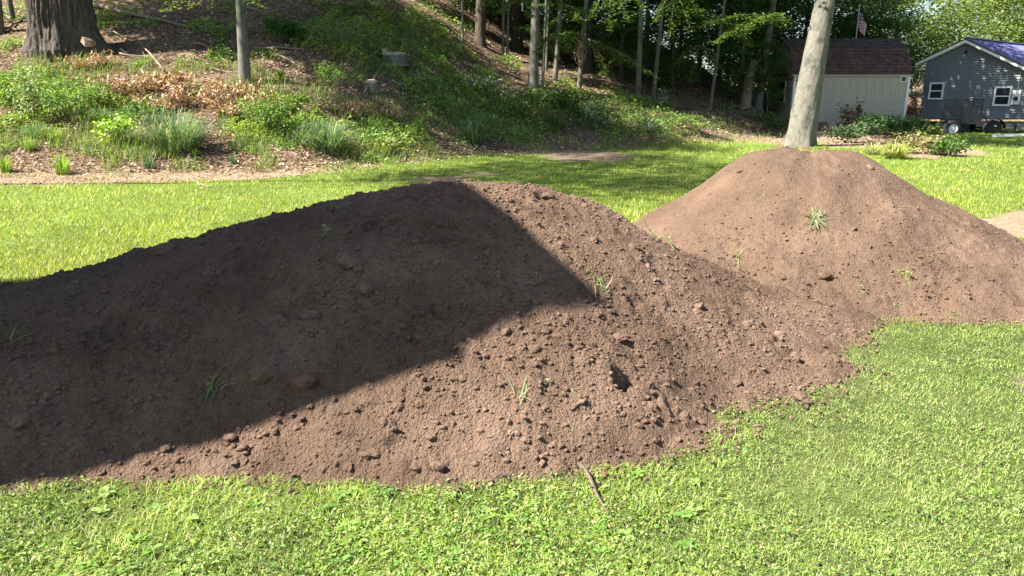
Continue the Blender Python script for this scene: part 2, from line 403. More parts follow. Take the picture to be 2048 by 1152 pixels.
def rough1(x, y):
    """displacement of the crumbly near pile"""
    z = -.018 + .034 * fbm(x * 1.6, y * 1.6, 31, 3) + .020 * fbm(x * 5, y * 5, 33, 3)
    wx = x + .03 * fbm(x * 9, y * 9, 40, 2); wy = y + .03 * fbm(x * 9, y * 9, 41, 2)
    for sc, am, th, s in ((7, .019, .72, 50), (14, .020, .60, 60), (26, .011, .45, 70), (46, .0065, .3, 80)):
        d, r_ = worley(wx * sc, wy * sc, s)
        z = z + am * np.sqrt(np.clip(1 - (d / .55) ** 2, 0, 1)) * np.clip((r_ - th) / (1 - th), 0, 1)
    for cx, cy, r_, d_ in HW:
        q = np.hypot(x - cx, y - cy) / r_ + .55 * fbm(x * 11, y * 11, 44, 3)
        z = z - d_ * (sstep(1.05, .55, q) if d_ > 0 else sstep(1.3, .2, q))
    return z
def rough2(x, y):
    lo = np.maximum(sstep(6.6, 5.7, y - .45 * np.maximum(x - 3.0, 0) + .35 * fbm(x * 2, y * 2, 97, 3)), .55 * sstep(3.7, 4.3, x)) # cloddy towards the foot
    z = .034 * fbm(x * 2.2, y * 2.2, 91, 3) + .014 * fbm(x * 5, y * 5, 92, 3) + .008 * fbm(x * 9, y * 9, 93, 3)
    ang = np.arctan2(x - 3.0, 7.6 - y); z = z + .018 * fbm(ang * 7, np.hypot(x - 3, y - 7.6) * .6, 95, 3)
    for sc, am, th, s in ((12, .022, .72, 150), (24, .013, .6, 160), (44, .006, .4, 170)):
        d, r_ = worley(x * sc, y * sc, s)
        z = z + am * np.sqrt(np.clip(1 - (d / .5) ** 2, 0, 1)) * np.clip((r_ - th) / (1 - th), 0, 1) * (.3 + .9 * lo)
    q = np.hypot(x - 3.05, y - 6.35); z = z - .045 * sstep(.3, .05, np.abs(x - 2.95 - .2 * (y - 6.3))) * sstep(.45, .1, q)
    return z
def edge_noise(x, y): return .045 * fbm(x * 2.5, y * 2.5, 61, 4)
def pile1(x, y): return H1(x, y) + edge_noise(x, y) * sstep(.3, .0, H1(x, y)) + rough1(x, y) * sstep(-.05, .04, H1(x, y))
def pile2(x, y): return H2(x, y) + edge_noise(x, y) * sstep(.3, .0, H2(x, y)) + rough2(x, y) * sstep(-.05, .04, H2(x, y))
GRID = []
def pile_mesh(name, fn, x0, x1, y0, y1, st, mat):
    xs = np.arange(x0, x1, st); ys = np.arange(y0, y1, st); X, Y = np.meshgrid(xs, ys)
    Z = fn(X, Y); GRID.append((x0, y0, st, Z)); n2, n1 = X.shape; idx = np.arange(n1 * n2).reshape(n2, n1)
    F = np.stack([idx[:-1, :-1], idx[:-1, 1:], idx[1:, 1:], idx[1:, :-1]], -1).reshape(-1, 4)
    keep = (Z.reshape(-1)[F].max(1) > -.06)
    F = F[keep]; u, inv = np.unique(F, return_inverse=True)
    V = np.stack([X, Y, Z], -1).reshape(-1, 3)[u]
    # steep clods get pushed sideways a little so that faces are not all straight columns
    V[:, 0] += .006 * fbm(V[:, 0] * 30, V[:, 1] * 30, 200, 2); V[:, 1] += .006 * fbm(V[:, 0] * 30, V[:, 1] * 30, 201, 2)
    return amesh(name, V, inv.reshape(F.shape), mat, None, True)
pile_a = empty('dirt_pile', (0, 4.5, 0), 'long low pile of crumbly brown topsoil in the foreground, its left side in shadow', 'dirt pile', 'piles of topsoil on the lawn')
pile_b = empty('dirt_pile.001', (3.2, 7, 0), 'taller flat-topped pile of fine brown topsoil behind on the right', 'dirt pile', 'piles of topsoil on the lawn')
def child(name, me, parent, **k):
    o = link(name, me, parent, **k); o.matrix_parent_inverse = parent.matrix_world.inverted() if parent.matrix_world != Matrix() else Matrix.Translation(-parent.location)
    return o
def wchild(name, me, parent, **k):
    """child whose mesh is in world coordinates"""
    o = link(name, me, parent, **k); o.matrix_parent_inverse = (Matrix.Translation(parent.location) @ parent.rotation_euler.to_matrix().to_4x4()).inverted()
    return o
wchild('soil_heap', pile_mesh('soil_heap', pile1, -6.3, 4.2, 2.3, 8, .0125, M_soil), pile_a)
wchild('soil_heap', pile_mesh('soil_heap', pile2, .0, 6.9, 4.6, 11, .018, M_soil2), pile_b)
def gsample(g, x, y):
    x0, y0, st, Zg = g; i = np.round((np.asarray(x) - x0) / st).astype(int); j = np.round((np.asarray(y) - y0) / st).astype(int)
    ok = (i >= 0) & (j >= 0) & (i < Zg.shape[1]) & (j < Zg.shape[0])
    return np.where(ok, Zg[np.clip(j, 0, Zg.shape[0] - 1), np.clip(i, 0, Zg.shape[1] - 1)], -9)
def topz(x, y): return np.maximum(np.maximum(gsample(GRID[0], x, y), gsample(GRID[1], x, y)), 0)
def covered(x, y): return np.maximum(H1(x, y) + edge_noise(x, y), H2(x, y) + edge_noise(x, y))

# ---- crumbs and clods
def ico(sub):
    import bmesh
    bm_ = bmesh.new(); bmesh.ops.create_icosphere(bm_, subdivisions=sub, radius=1)
    v = np.array([x.co[:] for x in bm_.verts]); f = np.array([[q.index for q in p.verts] for p in bm_.faces]); bm_.free(); return v, f
I1, IF1 = ico(1); I3, IF3 = ico(3)
def crumbs(name, x, y, z, r, mat, parent):
    n = len(x); nv = len(I1)
    B = I1[None] * (1 + .28 * (R.random((n, nv, 1)) - .5) * 2)
    th = R.random(n) * 6.28; c, s = np.cos(th), np.sin(th)
    sq = np.stack([R.uniform(.8, 1.35, n), R.uniform(.7, 1.1, n), R.uniform(.55, .95, n)], -1)
    B = B * sq[:, None]
    B = np.stack([B[..., 0] * c[:, None] - B[..., 1] * s[:, None], B[..., 0] * s[:, None] + B[..., 1] * c[:, None], B[..., 2]], -1)
    Vv = B * r[:, None, None] + np.stack([x, y, z + r * .08], -1)[:, None]
    Ff = (IF1[None] + (np.arange(n) * nv)[:, None, None]).reshape(-1, 3)
    return wchild(name, amesh(name, Vv.reshape(-1, 3), Ff, mat, None, False), parent, kind='stuff')
def scatter_pile(n, x0, x1, y0, y1, H, Ho, rmin, rmax, fn, pw=2.6, dens=None):
    x = R.uniform(x0, x1, n); y = y0 + (y1 - y0) * R.random(n) ** 1.25
    h = H(x, y); m = (h > -.02 - .06 * R.random(n) ** 3) & (h > Ho(x, y) - .02)
    if dens is not None: m &= R.random(n) < dens(x, y)
    m &= R.random(n) < .35 + .9 * (fbm(x * 1.5, y * 1.5, 77, 3) + .4)
    x, y = x[m], y[m]; r = rmin + (rmax - rmin) * R.random(len(x)) ** pw * 1.0
    return x, y, np.maximum(fn(x, y), .012 + .01 * R.random(len(x))), r
a_ = scatter_pile(46000, -4.2, 3.8, 2.4, 6.0, H1, H2, .004, .017, pile1, 3)
crumbs('soil_crumbs', *a_, M_clod, pile_a)
a_ = scatter_pile(14000, .8, 6.0, 4.9, 7.6, H2, H1, .004, .017, pile2, 3.2, lambda x, y: .12 + .9 * np.maximum(sstep(6.6, 5.6, y - .45 * np.maximum(x - 3.0, 0)), .5 * sstep(3.7, 4.3, x)))
crumbs('soil_crumbs', *a_, M_clod, pile_b)
clod_me = []
for k in range(6):
    v = I3.copy(); rr = np.random.default_rng(40 + k)
    o_ = rr.random(3) * 50
    n_ = fbm(v[:, 0] * 1.3 + o_[0] + v[:, 2], v[:, 1] * 1.3 + o_[1] - v[:, 2] * .7, 300 + k, 4)
    n2 = fbm(v[:, 0] * 5 + o_[0] + 3 * v[:, 2], v[:, 1] * 5 + o_[1] - v[:, 2] * 3, 310 + k, 3)
    n3 = fbm(v[:, 0] * 11 + o_[0] + 6 * v[:, 2], v[:, 1] * 11 + o_[1] - v[:, 2] * 7, 320 + k, 2); v = v * (1 + .36 * n_ + .16 * n2 + .05 * n3)[:, None]; v[:, 2] *= .72; v[:, 0] *= 1.15
    clod_me.append(amesh('soil_clod', v, IF3, M_clod, None, False))
# px, py, radius in photograph pixels, look
CL = [(1605, 790, 20, 'large rounded soil clod resting on the grass at the right foot of the near pile'), (1235, 655, 17, 'flat elongated soil clod on the near pile above the dark burrow'),
      (735, 900, 14, 'round soil clod standing out of the sunlit slope near the front edge, left of centre'), (1068, 686, 14, 'soil clod with a dark shaded hollow beside it, right of the shadow edge'),
      (875, 928, 15, 'soil clod at the very front edge of the near pile, above the grass'), (832, 942, 11, 'small dark soil clod touching the grass at the front edge'),
      (460, 853, 14, 'lumpy soil clod lying just on the shadow line of the near pile'), (485, 880, 12, 'dark soil clod just below the shadow line at lower left'),
      (1665, 714, 12, 'dark clod pair member at the right foot of the near pile, the larger one'), (1690, 718, 8, 'dark clod pair member at the right foot of the near pile, the smaller one'),
      (1267, 486, 13, 'soil clod on the crest saddle where the two piles meet'), (1398, 786, 11, 'soil clod right of the burrow, above the grass corner'),
      (1040, 384, 20, 'broad soil clod on the sunlit crest of the near pile'), (1096, 382, 12, 'crusty soil clod right of the broad one on the crest'), (745, 447, 18, 'large soil clod high on the shaded slope'),
      (730, 572, 14, 'soil clod in the middle of the shaded slope'), (620, 596, 19, 'wide dark soil clod in the middle of the shaded slope, left of the other'), (525, 735, 24, 'long flat soil slab on the lower shaded slope'),
      (610, 745, 24, 'rounded soil lump next to the flat slab on the lower shaded slope'), (1020, 857, 10, 'small soil clod low on the sunlit slope below the cut grass stalks'), (970, 703, 9, 'small pale soil clod right at the shadow edge'),
      (1300, 803, 12, 'soil clod with a shaded gap under it, right below the burrow'), (1165, 800, 9, 'small soil clod left below the burrow'), (1155, 690, 9, 'small soil clod between the burrow and the flat clod'),
      (1495, 803, 20, 'rounded soil clod half buried at the grass edge, left of the large one'), (332, 482, 24, 'soil hump on the left skyline of the near pile'),
      (390, 468, 8, 'small clod on the left skyline of the near pile, right of the hump'), (700, 510, 24, 'large smooth soil lump high in the shade'), (45, 838, 18, 'dull soil clod in the shade near the left edge of the frame'),
      (1480, 345, 7, 'small clod on the left shoulder of the taller pile'), (1740, 330, 10, 'clod on the right shoulder of the taller pile'), (1650, 545, 14, 'soil clod beside the scar in the front of the taller pile'),
      (1500, 575, 10, 'soil clod in the valley between the two piles'), (1590, 690, 13, 'soil clod in the dark cluster above the right grass corner'), (1560, 655, 11, 'soil clod above the dark cluster on the right slope')]
for i, (a, b, rp, lb) in enumerate(CL):
    h = pile_hit(a, b + rp * .6)
    o = link('soil_clod', clod_me[i % 6], None, label=lb, category='soil clod', group='soil clods on the piles')
    dep = h[1] * CP - (h[2] - CH) * SP; r_ = rp / FP * dep
    o.location = (h[0], h[1], float(topz(np.float64(h[0]), np.float64(h[1]))) + r_ * (.45 if i in (0, 15) else -.12)); o.scale = (r_, r_, r_ * .9)
    o.rotation_euler = (random.uniform(-.4, .4), random.uniform(-.4, .4), random.uniform(0, 6.28))
names = [('on the sunlit slope of the near pile', .45), ('on the shaded slope of the near pile', .3), ('on the foot of the taller pile', .25)]
cnt = 0
while cnt < 240:
    a, b = random.uniform(30, 2030), random.uniform(390, 950)
    h = pile_hit(a, b)
    if h is None or covered(np.float64(h[0]), np.float64(h[1])) < .02: continue
    onb = float(H2(h[0], h[1])) > float(H1(h[0], h[1]))
    if onb and b < 500 and random.random() < .85: continue
    shade = (not onb) and ((a < 1220 and b < 600 and a < 940 + (b - 375) * 1.22) or (b >= 600 and b < 985 - a * .315))
    lb = ('small brown soil clod lying on the taller pile behind' if onb else 'small dull soil clod in the shadow on the near pile' if shade else 'small brown soil clod lying on the sunlit part of the near pile')
    gp = ('small clods on the taller pile' if onb else 'small clods in the shade' if shade else 'small clods in the sun')
    o = link('soil_clod', clod_me[cnt % 6], None, label=lb, category='soil clod', group=gp)
    dep = h[1] * CP - (h[2] - CH) * SP; r_ = random.choice([4, 4.5, 5, 5.5, 6.5, 8, 10]) / FP * dep * (.75 if onb else 1)
    o.location = (h[0], h[1], float(topz(np.float64(h[0]), np.float64(h[1]))) - r_ * .12); o.scale = (r_,) * 3
    o.rotation_euler = (random.uniform(-.6, .6), random.uniform(-.6, .6), random.uniform(0, 6.28)); cnt += 1

# ------------------------------------------------------------------ blades and leaves
def blades(x, y, z, h, w_, col, lean, segs=2):
    """tapered, bent grass blades; returns V, F(tris), C"""
    n = len(x); th = R.random(n) * 6.283; dx, dy = np.cos(th), np.sin(th); ax, ay = -dy, dx
    b0 = np.stack([x, y, z], -1); L = (h * lean)[:, None]; d = np.stack([dx, dy, 0 * dx], -1); a = np.stack([ax, ay, 0 * ax], -1); up = np.array([0, 0, 1.])
    hh = h[:, None]; W = w_[:, None] / 2
    if segs == 2:
        m = b0 + up * hh * .62 + d * L * .35; t = b0 + up * hh * .92 + d * L
        Vv = np.stack([b0 - a * W, b0 + a * W, m - a * W * .85, m + a * W * .85, t], 1)
        f = np.array([[0, 1, 3], [0, 3, 2], [2, 3, 4]]); k = 5
        cc = np.repeat(col[:, None], k, 1)
    else:
        t = b0 + up * hh + d * L
        Vv = np.stack([b0 - a * W, b0 + a * W, t], 1); f = np.array([[0, 1, 2]]); k = 3
        cc = np.repeat(col[:, None], k, 1)
    Ff = (f[None] + (np.arange(n) * k)[:, None, None]).reshape(-1, 3)
    return Vv.reshape(-1, 3), Ff, cc.reshape(-1, 3)
def leaves(x, y, z, L, W, col, upb=.8, droop=0.):
    """folded diamond leaves as 2 triangles"""
    n = len(x); p = np.stack([x, y, z], -1)
    nr = R.normal(size=(n, 3)); nr[:, 2] = np.abs(nr[:, 2]) + upb * 2; nr /= np.linalg.norm(nr, axis=1)[:, None]
    t = R.normal(size=(n, 3)); t -= nr * (t * nr).sum(1)[:, None]; t /= np.linalg.norm(t, axis=1)[:, None]
    t[:, 2] -= droop; t /= np.linalg.norm(t, axis=1)[:, None]
    b = np.cross(nr, t); L = L[:, None] / 2; W = W[:, None] / 2
    Vv = np.stack([p - t * L, p + b * W + nr * W * .35 - t * L * .1, p + t * L, p - b * W + nr * W * .35 - t * L * .1], 1)
    f = np.array([[0, 1, 2], [0, 2, 3]])
    Ff = (f[None] + (np.arange(n) * 4)[:, None, None]).reshape(-1, 3)
    return Vv.reshape(-1, 3), Ff, np.repeat(col, 4, 0)
def merge(parts):
    Vs, Fs, Cs, o = [], [], [], 0
    for v, f, c in parts: Vs.append(v); Fs.append(f + o); Cs.append(c); o += len(v)
    return np.concatenate(Vs), np.concatenate(Fs), np.concatenate(Cs)
def pal(n, cols, var=.18, wts=None):
    c = np.array(cols)[R.choice(len(cols), n, p=wts)]
    return c * (1 + var * R.normal(size=(n, 1))).clip(.4, 1.8) * (1 + .06 * R.normal(size=(n, 3)))

LIME = [(.245, .30, .055), (.18, .245, .045), (.30, .34, .09), (.11, .18, .035), (.34, .35, .15), (.40, .38, .21)]
LW = [.30, .28, .16, .14, .08, .04]
def lawn_zone(n, x, y, z):
    px, py = proj(x, y, z); b = blob(px, py, BARE) + .12 * fbm(x * 3, y * 3, 5)
    b = np.maximum(b, mulch(x, y) * (.35 + .6 * vn(x * 1.7, y * 1.7, 57))); keep = R.random(n) > sstep(.30, .62, b) * .96
    keep &= R.random(n) > .93 * sstep(.35, .6, bedz(x, y, z))
    keep &= covered(x, y) < .03 + .02 * R.random(n)
    keep &= R.random(n) > sstep(-.3, 1.0, y - foot(x) + .8 * fbm(x * .5, y * .5, 12))
    return keep
# near lawn: real blades
def near_lawn():
    n = 250000; y = 1.7 + 4.6 * R.random(n) ** 1.15; x = R.uniform(-1, 1, n) * (.78 * y + .5); z = zt(x, y)
    k = lawn_zone(n, x, y, z); x, y, z = x[k], y[k], z[k]; n = len(x)
    tuft = fbm(x * 2.2, y * 2.2, 500, 4); t2 = fbm(x * 9, y * 9, 505, 3)
    h = (.026 + .018 * R.random(n) ** 2 + .009 * tuft + .013 * t2).clip(.008, .06)
    # matted, clipped lawn on the right is shorter and greyer
    right = sstep(.2, 1.3, x - .25 * (y - 2.5)); h *= 1 - .38 * right
    col = pal(n, LIME, .2, LW); col *= (1 + .30 * tuft + .38 * t2)[:, None]
    col = col * (1 - .35 * right[:, None]) + np.array([.27, .34, .12]) * .35 * right[:, None]
    straw = R.random(n) < .07 + .06 * right; col[straw] = np.array([.38, .33, .20]) * R.uniform(.7, 1.2, (straw.sum(), 1))
    patch = fbm(x * 1.3, y * 1.3, 520, 4); dry = sstep(.28, .6, patch + .25 * right)[:, None]
    col = col * (1 - .35 * dry) + np.array([.30, .30, .15]) * .35 * dry
    thin = R.random(n) > .35 * sstep(.25, .55, fbm(x * 5, y * 5, 530, 3)); x, y, z, h, col = x[thin], y[thin], z[thin], h[thin], col[thin]; n = len(x)
    right = right[thin]; w_ = R.uniform(.0022, .0050, n) * (1 - .25 * right); col = col * np.array([.95, 1.03, .95]); return blades(x, y, z - .004, h, w_, col, R.uniform(.3, 2.2, n))
def far_lawn_blades():
    n = 330000
    px = R.uniform(-250, 2300, n); py = R.uniform(235, 700, n) ; py = 235 + 465 * R.random(n) ** 1.0
    x, y, z = ground_hits(px, py); k = ~np.isnan(x); x, y, z = x[k], y[k], z[k]
    k = (y > 5.2) & (y < 60); x, y, z = x[k], y[k], z[k]; k = lawn_zone(len(x), x, y, z); x, y, z = x[k], y[k], z[k]; n = len(x)
    tuft = fbm(x * 1.1, y * 1.1, 510, 4)
    h = (.035 + .02 * R.random(n) + .018 * tuft).clip(.015, .08) * (1 + (y - 6).clip(0, 20) * .02)
    col = pal(n, LIME, .16, LW) * (1 + .3 * tuft)[:, None] * np.array([1.08, 1.0, .8])
    return blades(x, y, z - .005, h, (.0045 + .0009 * (y - 4)) * R.uniform(.7, 1.3, n), col, R.uniform(.2, 1.2, n), 1)
link('lawn_grass', amesh('lawn_grass', *merge([near_lawn(), far_lawn_blades()])[:2], M_grass), kind='stuff') if False else None
def leafy_lawn():                                   # small broad leaves and cut tips mixed into the near turf
    n = 130000; y = 1.7 + 4.4 * R.random(n) ** 1.3; x = R.uniform(-1, 1, n) * (.78 * y + .5); z = zt(x, y); k = lawn_zone(n, x, y, z); x, y, z = x[k], y[k], z[k]; n = len(x)
    right = sstep(-.2, 1.2, x - .3 * (y - 2.5)); g = vn(x * 2.1, y * 2.1, 540); k = R.random(n) < (1 - .35 * right) * sstep(.15, .5, g); x, y, z, right = x[k], y[k], z[k], right[k]; n = len(x)
    L = R.uniform(.010, .021, n) * (1 - .25 * right); c = pal(n, [(.15, .26, .05), (.205, .32, .075), (.09, .17, .035), (.24, .33, .11), (.28, .26, .13), (.07, .13, .03)], .28)
    c *= (1 + .3 * fbm(x * 2.2, y * 2.2, 500, 4))[:, None]
    return leaves(x, y, z + .008 + .036 * R.random(n), L, L * R.uniform(.35, .75, n), c, .25)
_v, _f, _c = merge([near_lawn(), far_lawn_blades(), leafy_lawn()])
link('lawn_grass', amesh('lawn_grass', _v, _f, M_grass, _c), kind='stuff', label='short mown lawn grass around the dirt piles')

# broad-leaved weeds in the near lawn
def round_leaf(cx, cy, cz, th, L, W, tilt, col, curl=.25):
    """one ovate leaf of 8 triangles growing from its base"""
    pts = [(0, 0), (.25, .38), (.6, .5), (.88, .28), (1, 0), (.88, -.28), (.6, -.5), (.25, -.38)]
    d = Vector((math.cos(th), math.sin(th), 0)); s = Vector((-math.sin(th), math.cos(th), 0)); vs = []
    def q(u, v_): return Vector((cx, cy, cz)) + d * (L * u * math.cos(tilt)) + s * (W * v_) + Vector((0, 0, L * (u * math.sin(tilt) - curl * u * u) + abs(v_) * W * .3))
    vs = [q(u, v_) for u, v_ in pts] + [q(.5, 0)]
    return vs, [(i, (i + 1) % 8, 8) for i in range(8)], col
def leafset(name, L, mat, parent=None, **k):
    v, f, c = [], [], []
    for vs, fs, cc in L:
        o = len(v); v += [tuple(a) for a in vs]; f += [[i + o for i in ff] for ff in fs]; c += [cc] * len(vs)
    me = amesh(name, np.array(v), np.array(f), mat, np.array(c), False)
    return (wchild(name, me, parent, **k) if parent else link(name, me, None, **k))
W = []
for _ in range(5200):
    y = 2.0 + 3.0 * random.random() ** 1.6; x = random.uniform(-.75 * y, .75 * y)
    if float(covered(np.float64(x), np.float64(y))) > .0: continue
    if random.random() < .80 * float(sstep(0, 1.0, x - .3 * (y - 2.6))): continue
    if float(vn(np.float64(x * 2.3), np.float64(y * 2.3), 77)) < .36: continue
    z0 = float(zt(x, y)); g = random.uniform(.75, 1.25)
    L_ = random.uniform(.010, .018); c = random.choice([(.19, .33, .065), (.14, .27, .05), (.26, .37, .10), (.10, .20, .04)])
    for k in range(random.choice([1, 1, 3])):
        W.append(round_leaf(x, y, z0 + random.uniform(.018, .045), random.uniform(0, 6.28), L_, L_ * .8, random.uniform(-.2, .5), tuple(a * g for a in c)))
for _ in range(120):
    y = 2.1 + 1.9 * random.random(); x = random.uniform(-.72 * y, .3 * y)
    if float(covered(np.float64(x), np.float64(y))) > .0: continue
    z0 = float(zt(x, y)); c = random.choice([(.17, .31, .05), (.24, .37, .09), (.12, .25, .05)])
    for k in range(random.randint(4, 8)):
        L_ = random.uniform(.03, .06); g = random.uniform(.8, 1.2)
        W.append(round_leaf(x, y, z0 + .012, k * 6.28 / 6 + random.uniform(-.4, .4), L_, L_ * random.uniform(.35, .6), random.uniform(.2, .9), tuple(a * g for a in c), .4))
leafset('lawn_weeds', W, M_grass, None, kind='stuff', label='clover and plantain leaves among the near grass')

# ------------------------------------------------------------------ hillside cover
GREEN = [(780, 80, 170, 60, 1.0), (860, 120, 110, 40, 1), (930, 190, 140, 50, 1), (1100, 215, 260, 50, .95), (1330, 250, 220, 32, .8), (650, 265, 140, 32, .75), (760, 265, 120, 26, .9), (1050, 250, 180, 35, 1),
         (570, 65, 40, 26, .9), (650, 100, 90, 16, .6), (560, 100, 60, 20, .5), (650, 150, 90, 22, .6), (80, 200, 150, 50, .75), (260, 40, 70, 26, .45), (450, 55, 60, 30, .55), (700, 60, 60, 40, .6),
         (520, 250, 90, 40, .7), (240, 230, 120, 30, .7), (60, 245, 90, 30, .7), (400, 100, 50, 20, .45), (560, 200, 70, 30, .45), (30, 30, 70, 30, .5), (1000, 120, 50, 40, .6), (1500, 240, 120, 25, .7), (870, 230, 100, 26, .8), (1850, 280, 90, 26, .6)]
def cover_leaves():
    out = []
    # fallen leaves
    n = 120000; px = R.uniform(-350, 2100, n); py = R.uniform(-160, 345, n)
    x, y, z = ground_hits(px, py); k = ~np.isnan(x); x, y, z, px, py = x[k], y[k], z[k], px[k], py[k]
    on = ((y > foot(x) - 1.4 * (x < -3) + .6 * fbm(x * .6, y * .6, 13)) | (bedz(x, y, z) > .45)) & (y < 75); x, y, z, px, py = x[on], y[on], z[on], px[on], py[on]; n = len(x)
    L = R.uniform(.05, .11, n) * (1 + (y - 16).clip(0, 40) * .02)
    c = pal(n, [(.31, .23, .17), (.23, .16, .115), (.42, .33, .26), (.16, .11, .08), (.34, .24, .165)], .25)
    out.append(leaves(x, y, z + R.uniform(.0, .04, n), L, L * .55, c, .7))
    lit = out[0]
    # green herbs
    n = 430000; px = R.uniform(-300, 2150, n); py = R.uniform(-140, 335, n)
    x, y, z = ground_hits(px, py); k = ~np.isnan(x); x, y, z, px, py = x[k], y[k], z[k], px[k], py[k]
    g = blob(px, py, GREEN) * .85 + .75 * fbm(x * .9, y * .9, 600, 5) + .10 + .16 * sstep(-1, -4, x)
    on = ((y > foot(x) - .3 + .6 * fbm(x * .6, y * .6, 13)) | ((bedz(x, y, z) > .4) & (vn(x * 1.5, y * 1.5, 650) > .45))) & (y < 60) & (R.random(len(x)) < sstep(.42, .8, g))
    on &= ~((x < -3.2) & (mulch(x, y) > .4))
    x, y, z, g, px = x[on], y[on], z[on], g[on], px[on]; n = len(x)
    hh = (.10 + .35 * (fbm(x * 1.6, y * 1.6, 610, 3) * .5 + .5) + .25 * fbm(x * 4, y * 4, 612, 2)).clip(.05, .6) * sstep(.3, 1.0, g)
    zz = z + hh * R.random(n) ** .6
    L = R.uniform(.05, .10, n) * (1 + (y - 16).clip(0, 40) * .022)
    sp = vn(x * 1.1, y * 1.1, 620)
    c = pal(n, [(.14, .27, .05), (.10, .21, .04), (.19, .31, .07), (.25, .33, .09)], .2) * (1 + .45 * (sp - .5))[:, None]
    yl = vn(x * .8, y * .8, 640) > .66; c[yl] = c[yl] * np.array([1.45, 1.2, .9])
    herbs = leaves(x, y, zz, L, L * .5, c, .5)
    # taller grass among herbs
    n = 60000; px = R.uniform(-300, 2100, n); py = R.uniform(120, 345, n)
    x, y, z = ground_hits(px, py); k = ~np.isnan(x); x, y, z, px, py = x[k], y[k], z[k], px[k], py[k]
    g = vn(x * 1.3, y * 1.3, 700); on = (g > .55) & (y > foot(x) - .8) & (y < foot(x) + 8) & ~((x < -3.2) & (mulch(x, y) > .4) & (g < .72)); x, y, z = x[on], y[on], z[on]; n = len(x)
    c = pal(n, [(.12, .20, .045), (.17, .25, .06), (.26, .27, .10), (.08, .15, .04)], .2)
    gr = blades(x, y, z, R.uniform(.12, .38, n), R.uniform(.008, .016, n), c, R.uniform(.2, 1.1, n))
    return lit, herbs, gr
lit, herbs, gr = cover_leaves()
link('leaf_litter', amesh('leaf_litter', *lit[:2], M_dry, lit[2]), kind='stuff', label='fallen brown leaves covering the wooded hillside')
link('ground_cover', amesh('ground_cover', *herbs[:2], M_leaf, herbs[2]), kind='stuff', label='low green leafy ground cover on the hillside')
link('long_grass', amesh('long_grass', *gr[:2], M_grass, gr[2]), kind='stuff', label='unmown grass along the foot of the slope')
# mulch chips and twigs on the bare strip
n = 11000; px = R.uniform(-250, 700, n); py = R.uniform(262, 375, n); x, y, z = ground_hits(px, py); k = (mulch(x, y) > .3) | (R.random(n) < .03); x, y, z = x[k], y[k], z[k]; n = len(x)
v = leaves(x, y, z + .01, R.uniform(.04, .12, n), R.uniform(.012, .035, n), pal(n, [(.30, .21, .16), (.20, .13, .10), (.42, .33, .26), (.12, .08, .06)], .2), .8)
link('mulch_chips', amesh('mulch_chips', *v[:2], M_dry, v[2]), kind='stuff', label='brown wood chips on the bare strip below the slope')

# ------------------------------------------------------------------ grass clumps and garden plants
def clump(name, px, py, wpx, hpx, cols, label, cat, group=None, n=260, arch=1.0, bw=.013):
    b = G(px, py); dep = b.y * CP - (b.z - CH) * SP; rad = wpx / 2 / FP * dep; H = hpx / FP * dep
    r_ = np.sqrt(R.random(n)) * rad * .45; th = R.random(n) * 6.28
    x = r_ * np.cos(th); y = r_ * np.sin(th); h = H * R.uniform(.55, 1.05, n)
    # arching blades of three segments
    lean = (rad * 1.05 * arch) * R.uniform(.1, 1, n) ** .7; h = h * (1.05 - .5 * (lean / (rad * 1.05 * arch)) ** 2); dr = th + R.normal(size=n) * .5
    dx, dy = np.cos(dr), np.sin(dr); W_ = R.uniform(.6, 1.3, n) * bw / 2
    b0 = np.stack([x, y, 0 * x - .02], -1); d = np.stack([dx, dy, 0 * dx], -1); a = np.stack([-dy, dx, 0 * dx], -1); up = np.array([0, 0, 1.])
    hh, ll, ww = h[:, None], lean[:, None], W_[:, None]
    m1 = b0 + up * hh * .62 + d * ll * .25; m2 = b0 + up * hh + d * ll * .65; t = b0 + up * hh * (1 - .35 * arch * R.random((n, 1))) + d * ll * 1.05
    Vv = np.stack([b0 - a * ww, b0 + a * ww, m1 - a * ww, m1 + a * ww, m2 - a * ww * .7, m2 + a * ww * .7, t], 1).reshape(-1, 3)
    f = np.array([[0, 1, 3], [0, 3, 2], [2, 3, 5], [2, 5, 4], [4, 5, 6]])
    Ff = (f[None] + (np.arange(n) * 7)[:, None, None]).reshape(-1, 3)
    c = np.repeat(pal(n, cols, .18), 7, 0)
    o = link(name, amesh(name, Vv, Ff, M_grass, c), None, loc=b, label=label, category=cat); setp(o, group=group); return o
BLUE = [(.10, .17, .09), (.14, .21, .12), (.07, .13, .06), (.22, .27, .13)]
LIM = [(.24, .36, .05), (.18, .30, .04), (.30, .38, .08)]
GG = 'grass clumps below the slope'
clump('grass_clump', 355, 300, 165, 85, BLUE, 'large arching blue-green grass clump at the foot of the slope, left', 'grass clump', GG, 520, 1.2, .016)
clump('grass_clump', 655, 300, 130, 66, BLUE, 'dark arching grass clump at the foot of the slope, left of centre', 'grass clump', GG, 420, 1.2, .016)
clump('grass_clump', 945, 284, 90, 55, BLUE, 'upright blue-green grass clump at the edge of the shaded lawn', 'grass clump', GG, 300, .8, .016)
clump('grass_clump', 125, 348, 52, 44, LIM, 'bright lime grass tuft standing alone on the bare strip', 'grass clump', GG, 130, .7)
clump('grass_clump', 60, 302, 34, 30, LIM, 'small lime grass tuft behind the lone bright tuft', 'grass clump', GG, 90, .7)
clump('grass_clump', 12, 345, 40, 40, LIM, 'green grass tuft cut by the left edge of the frame', 'grass clump', GG, 90, .7)
clump('grass_clump', 298, 338, 36, 36, BLUE, 'dark green grass tuft on the bare strip below the large blue-green clump', 'grass clump', GG, 90, .6)
clump('grass_clump', 468, 330, 28, 26, BLUE, 'small dark tuft at the right end of the bare strip', 'grass clump', GG, 70, .6)
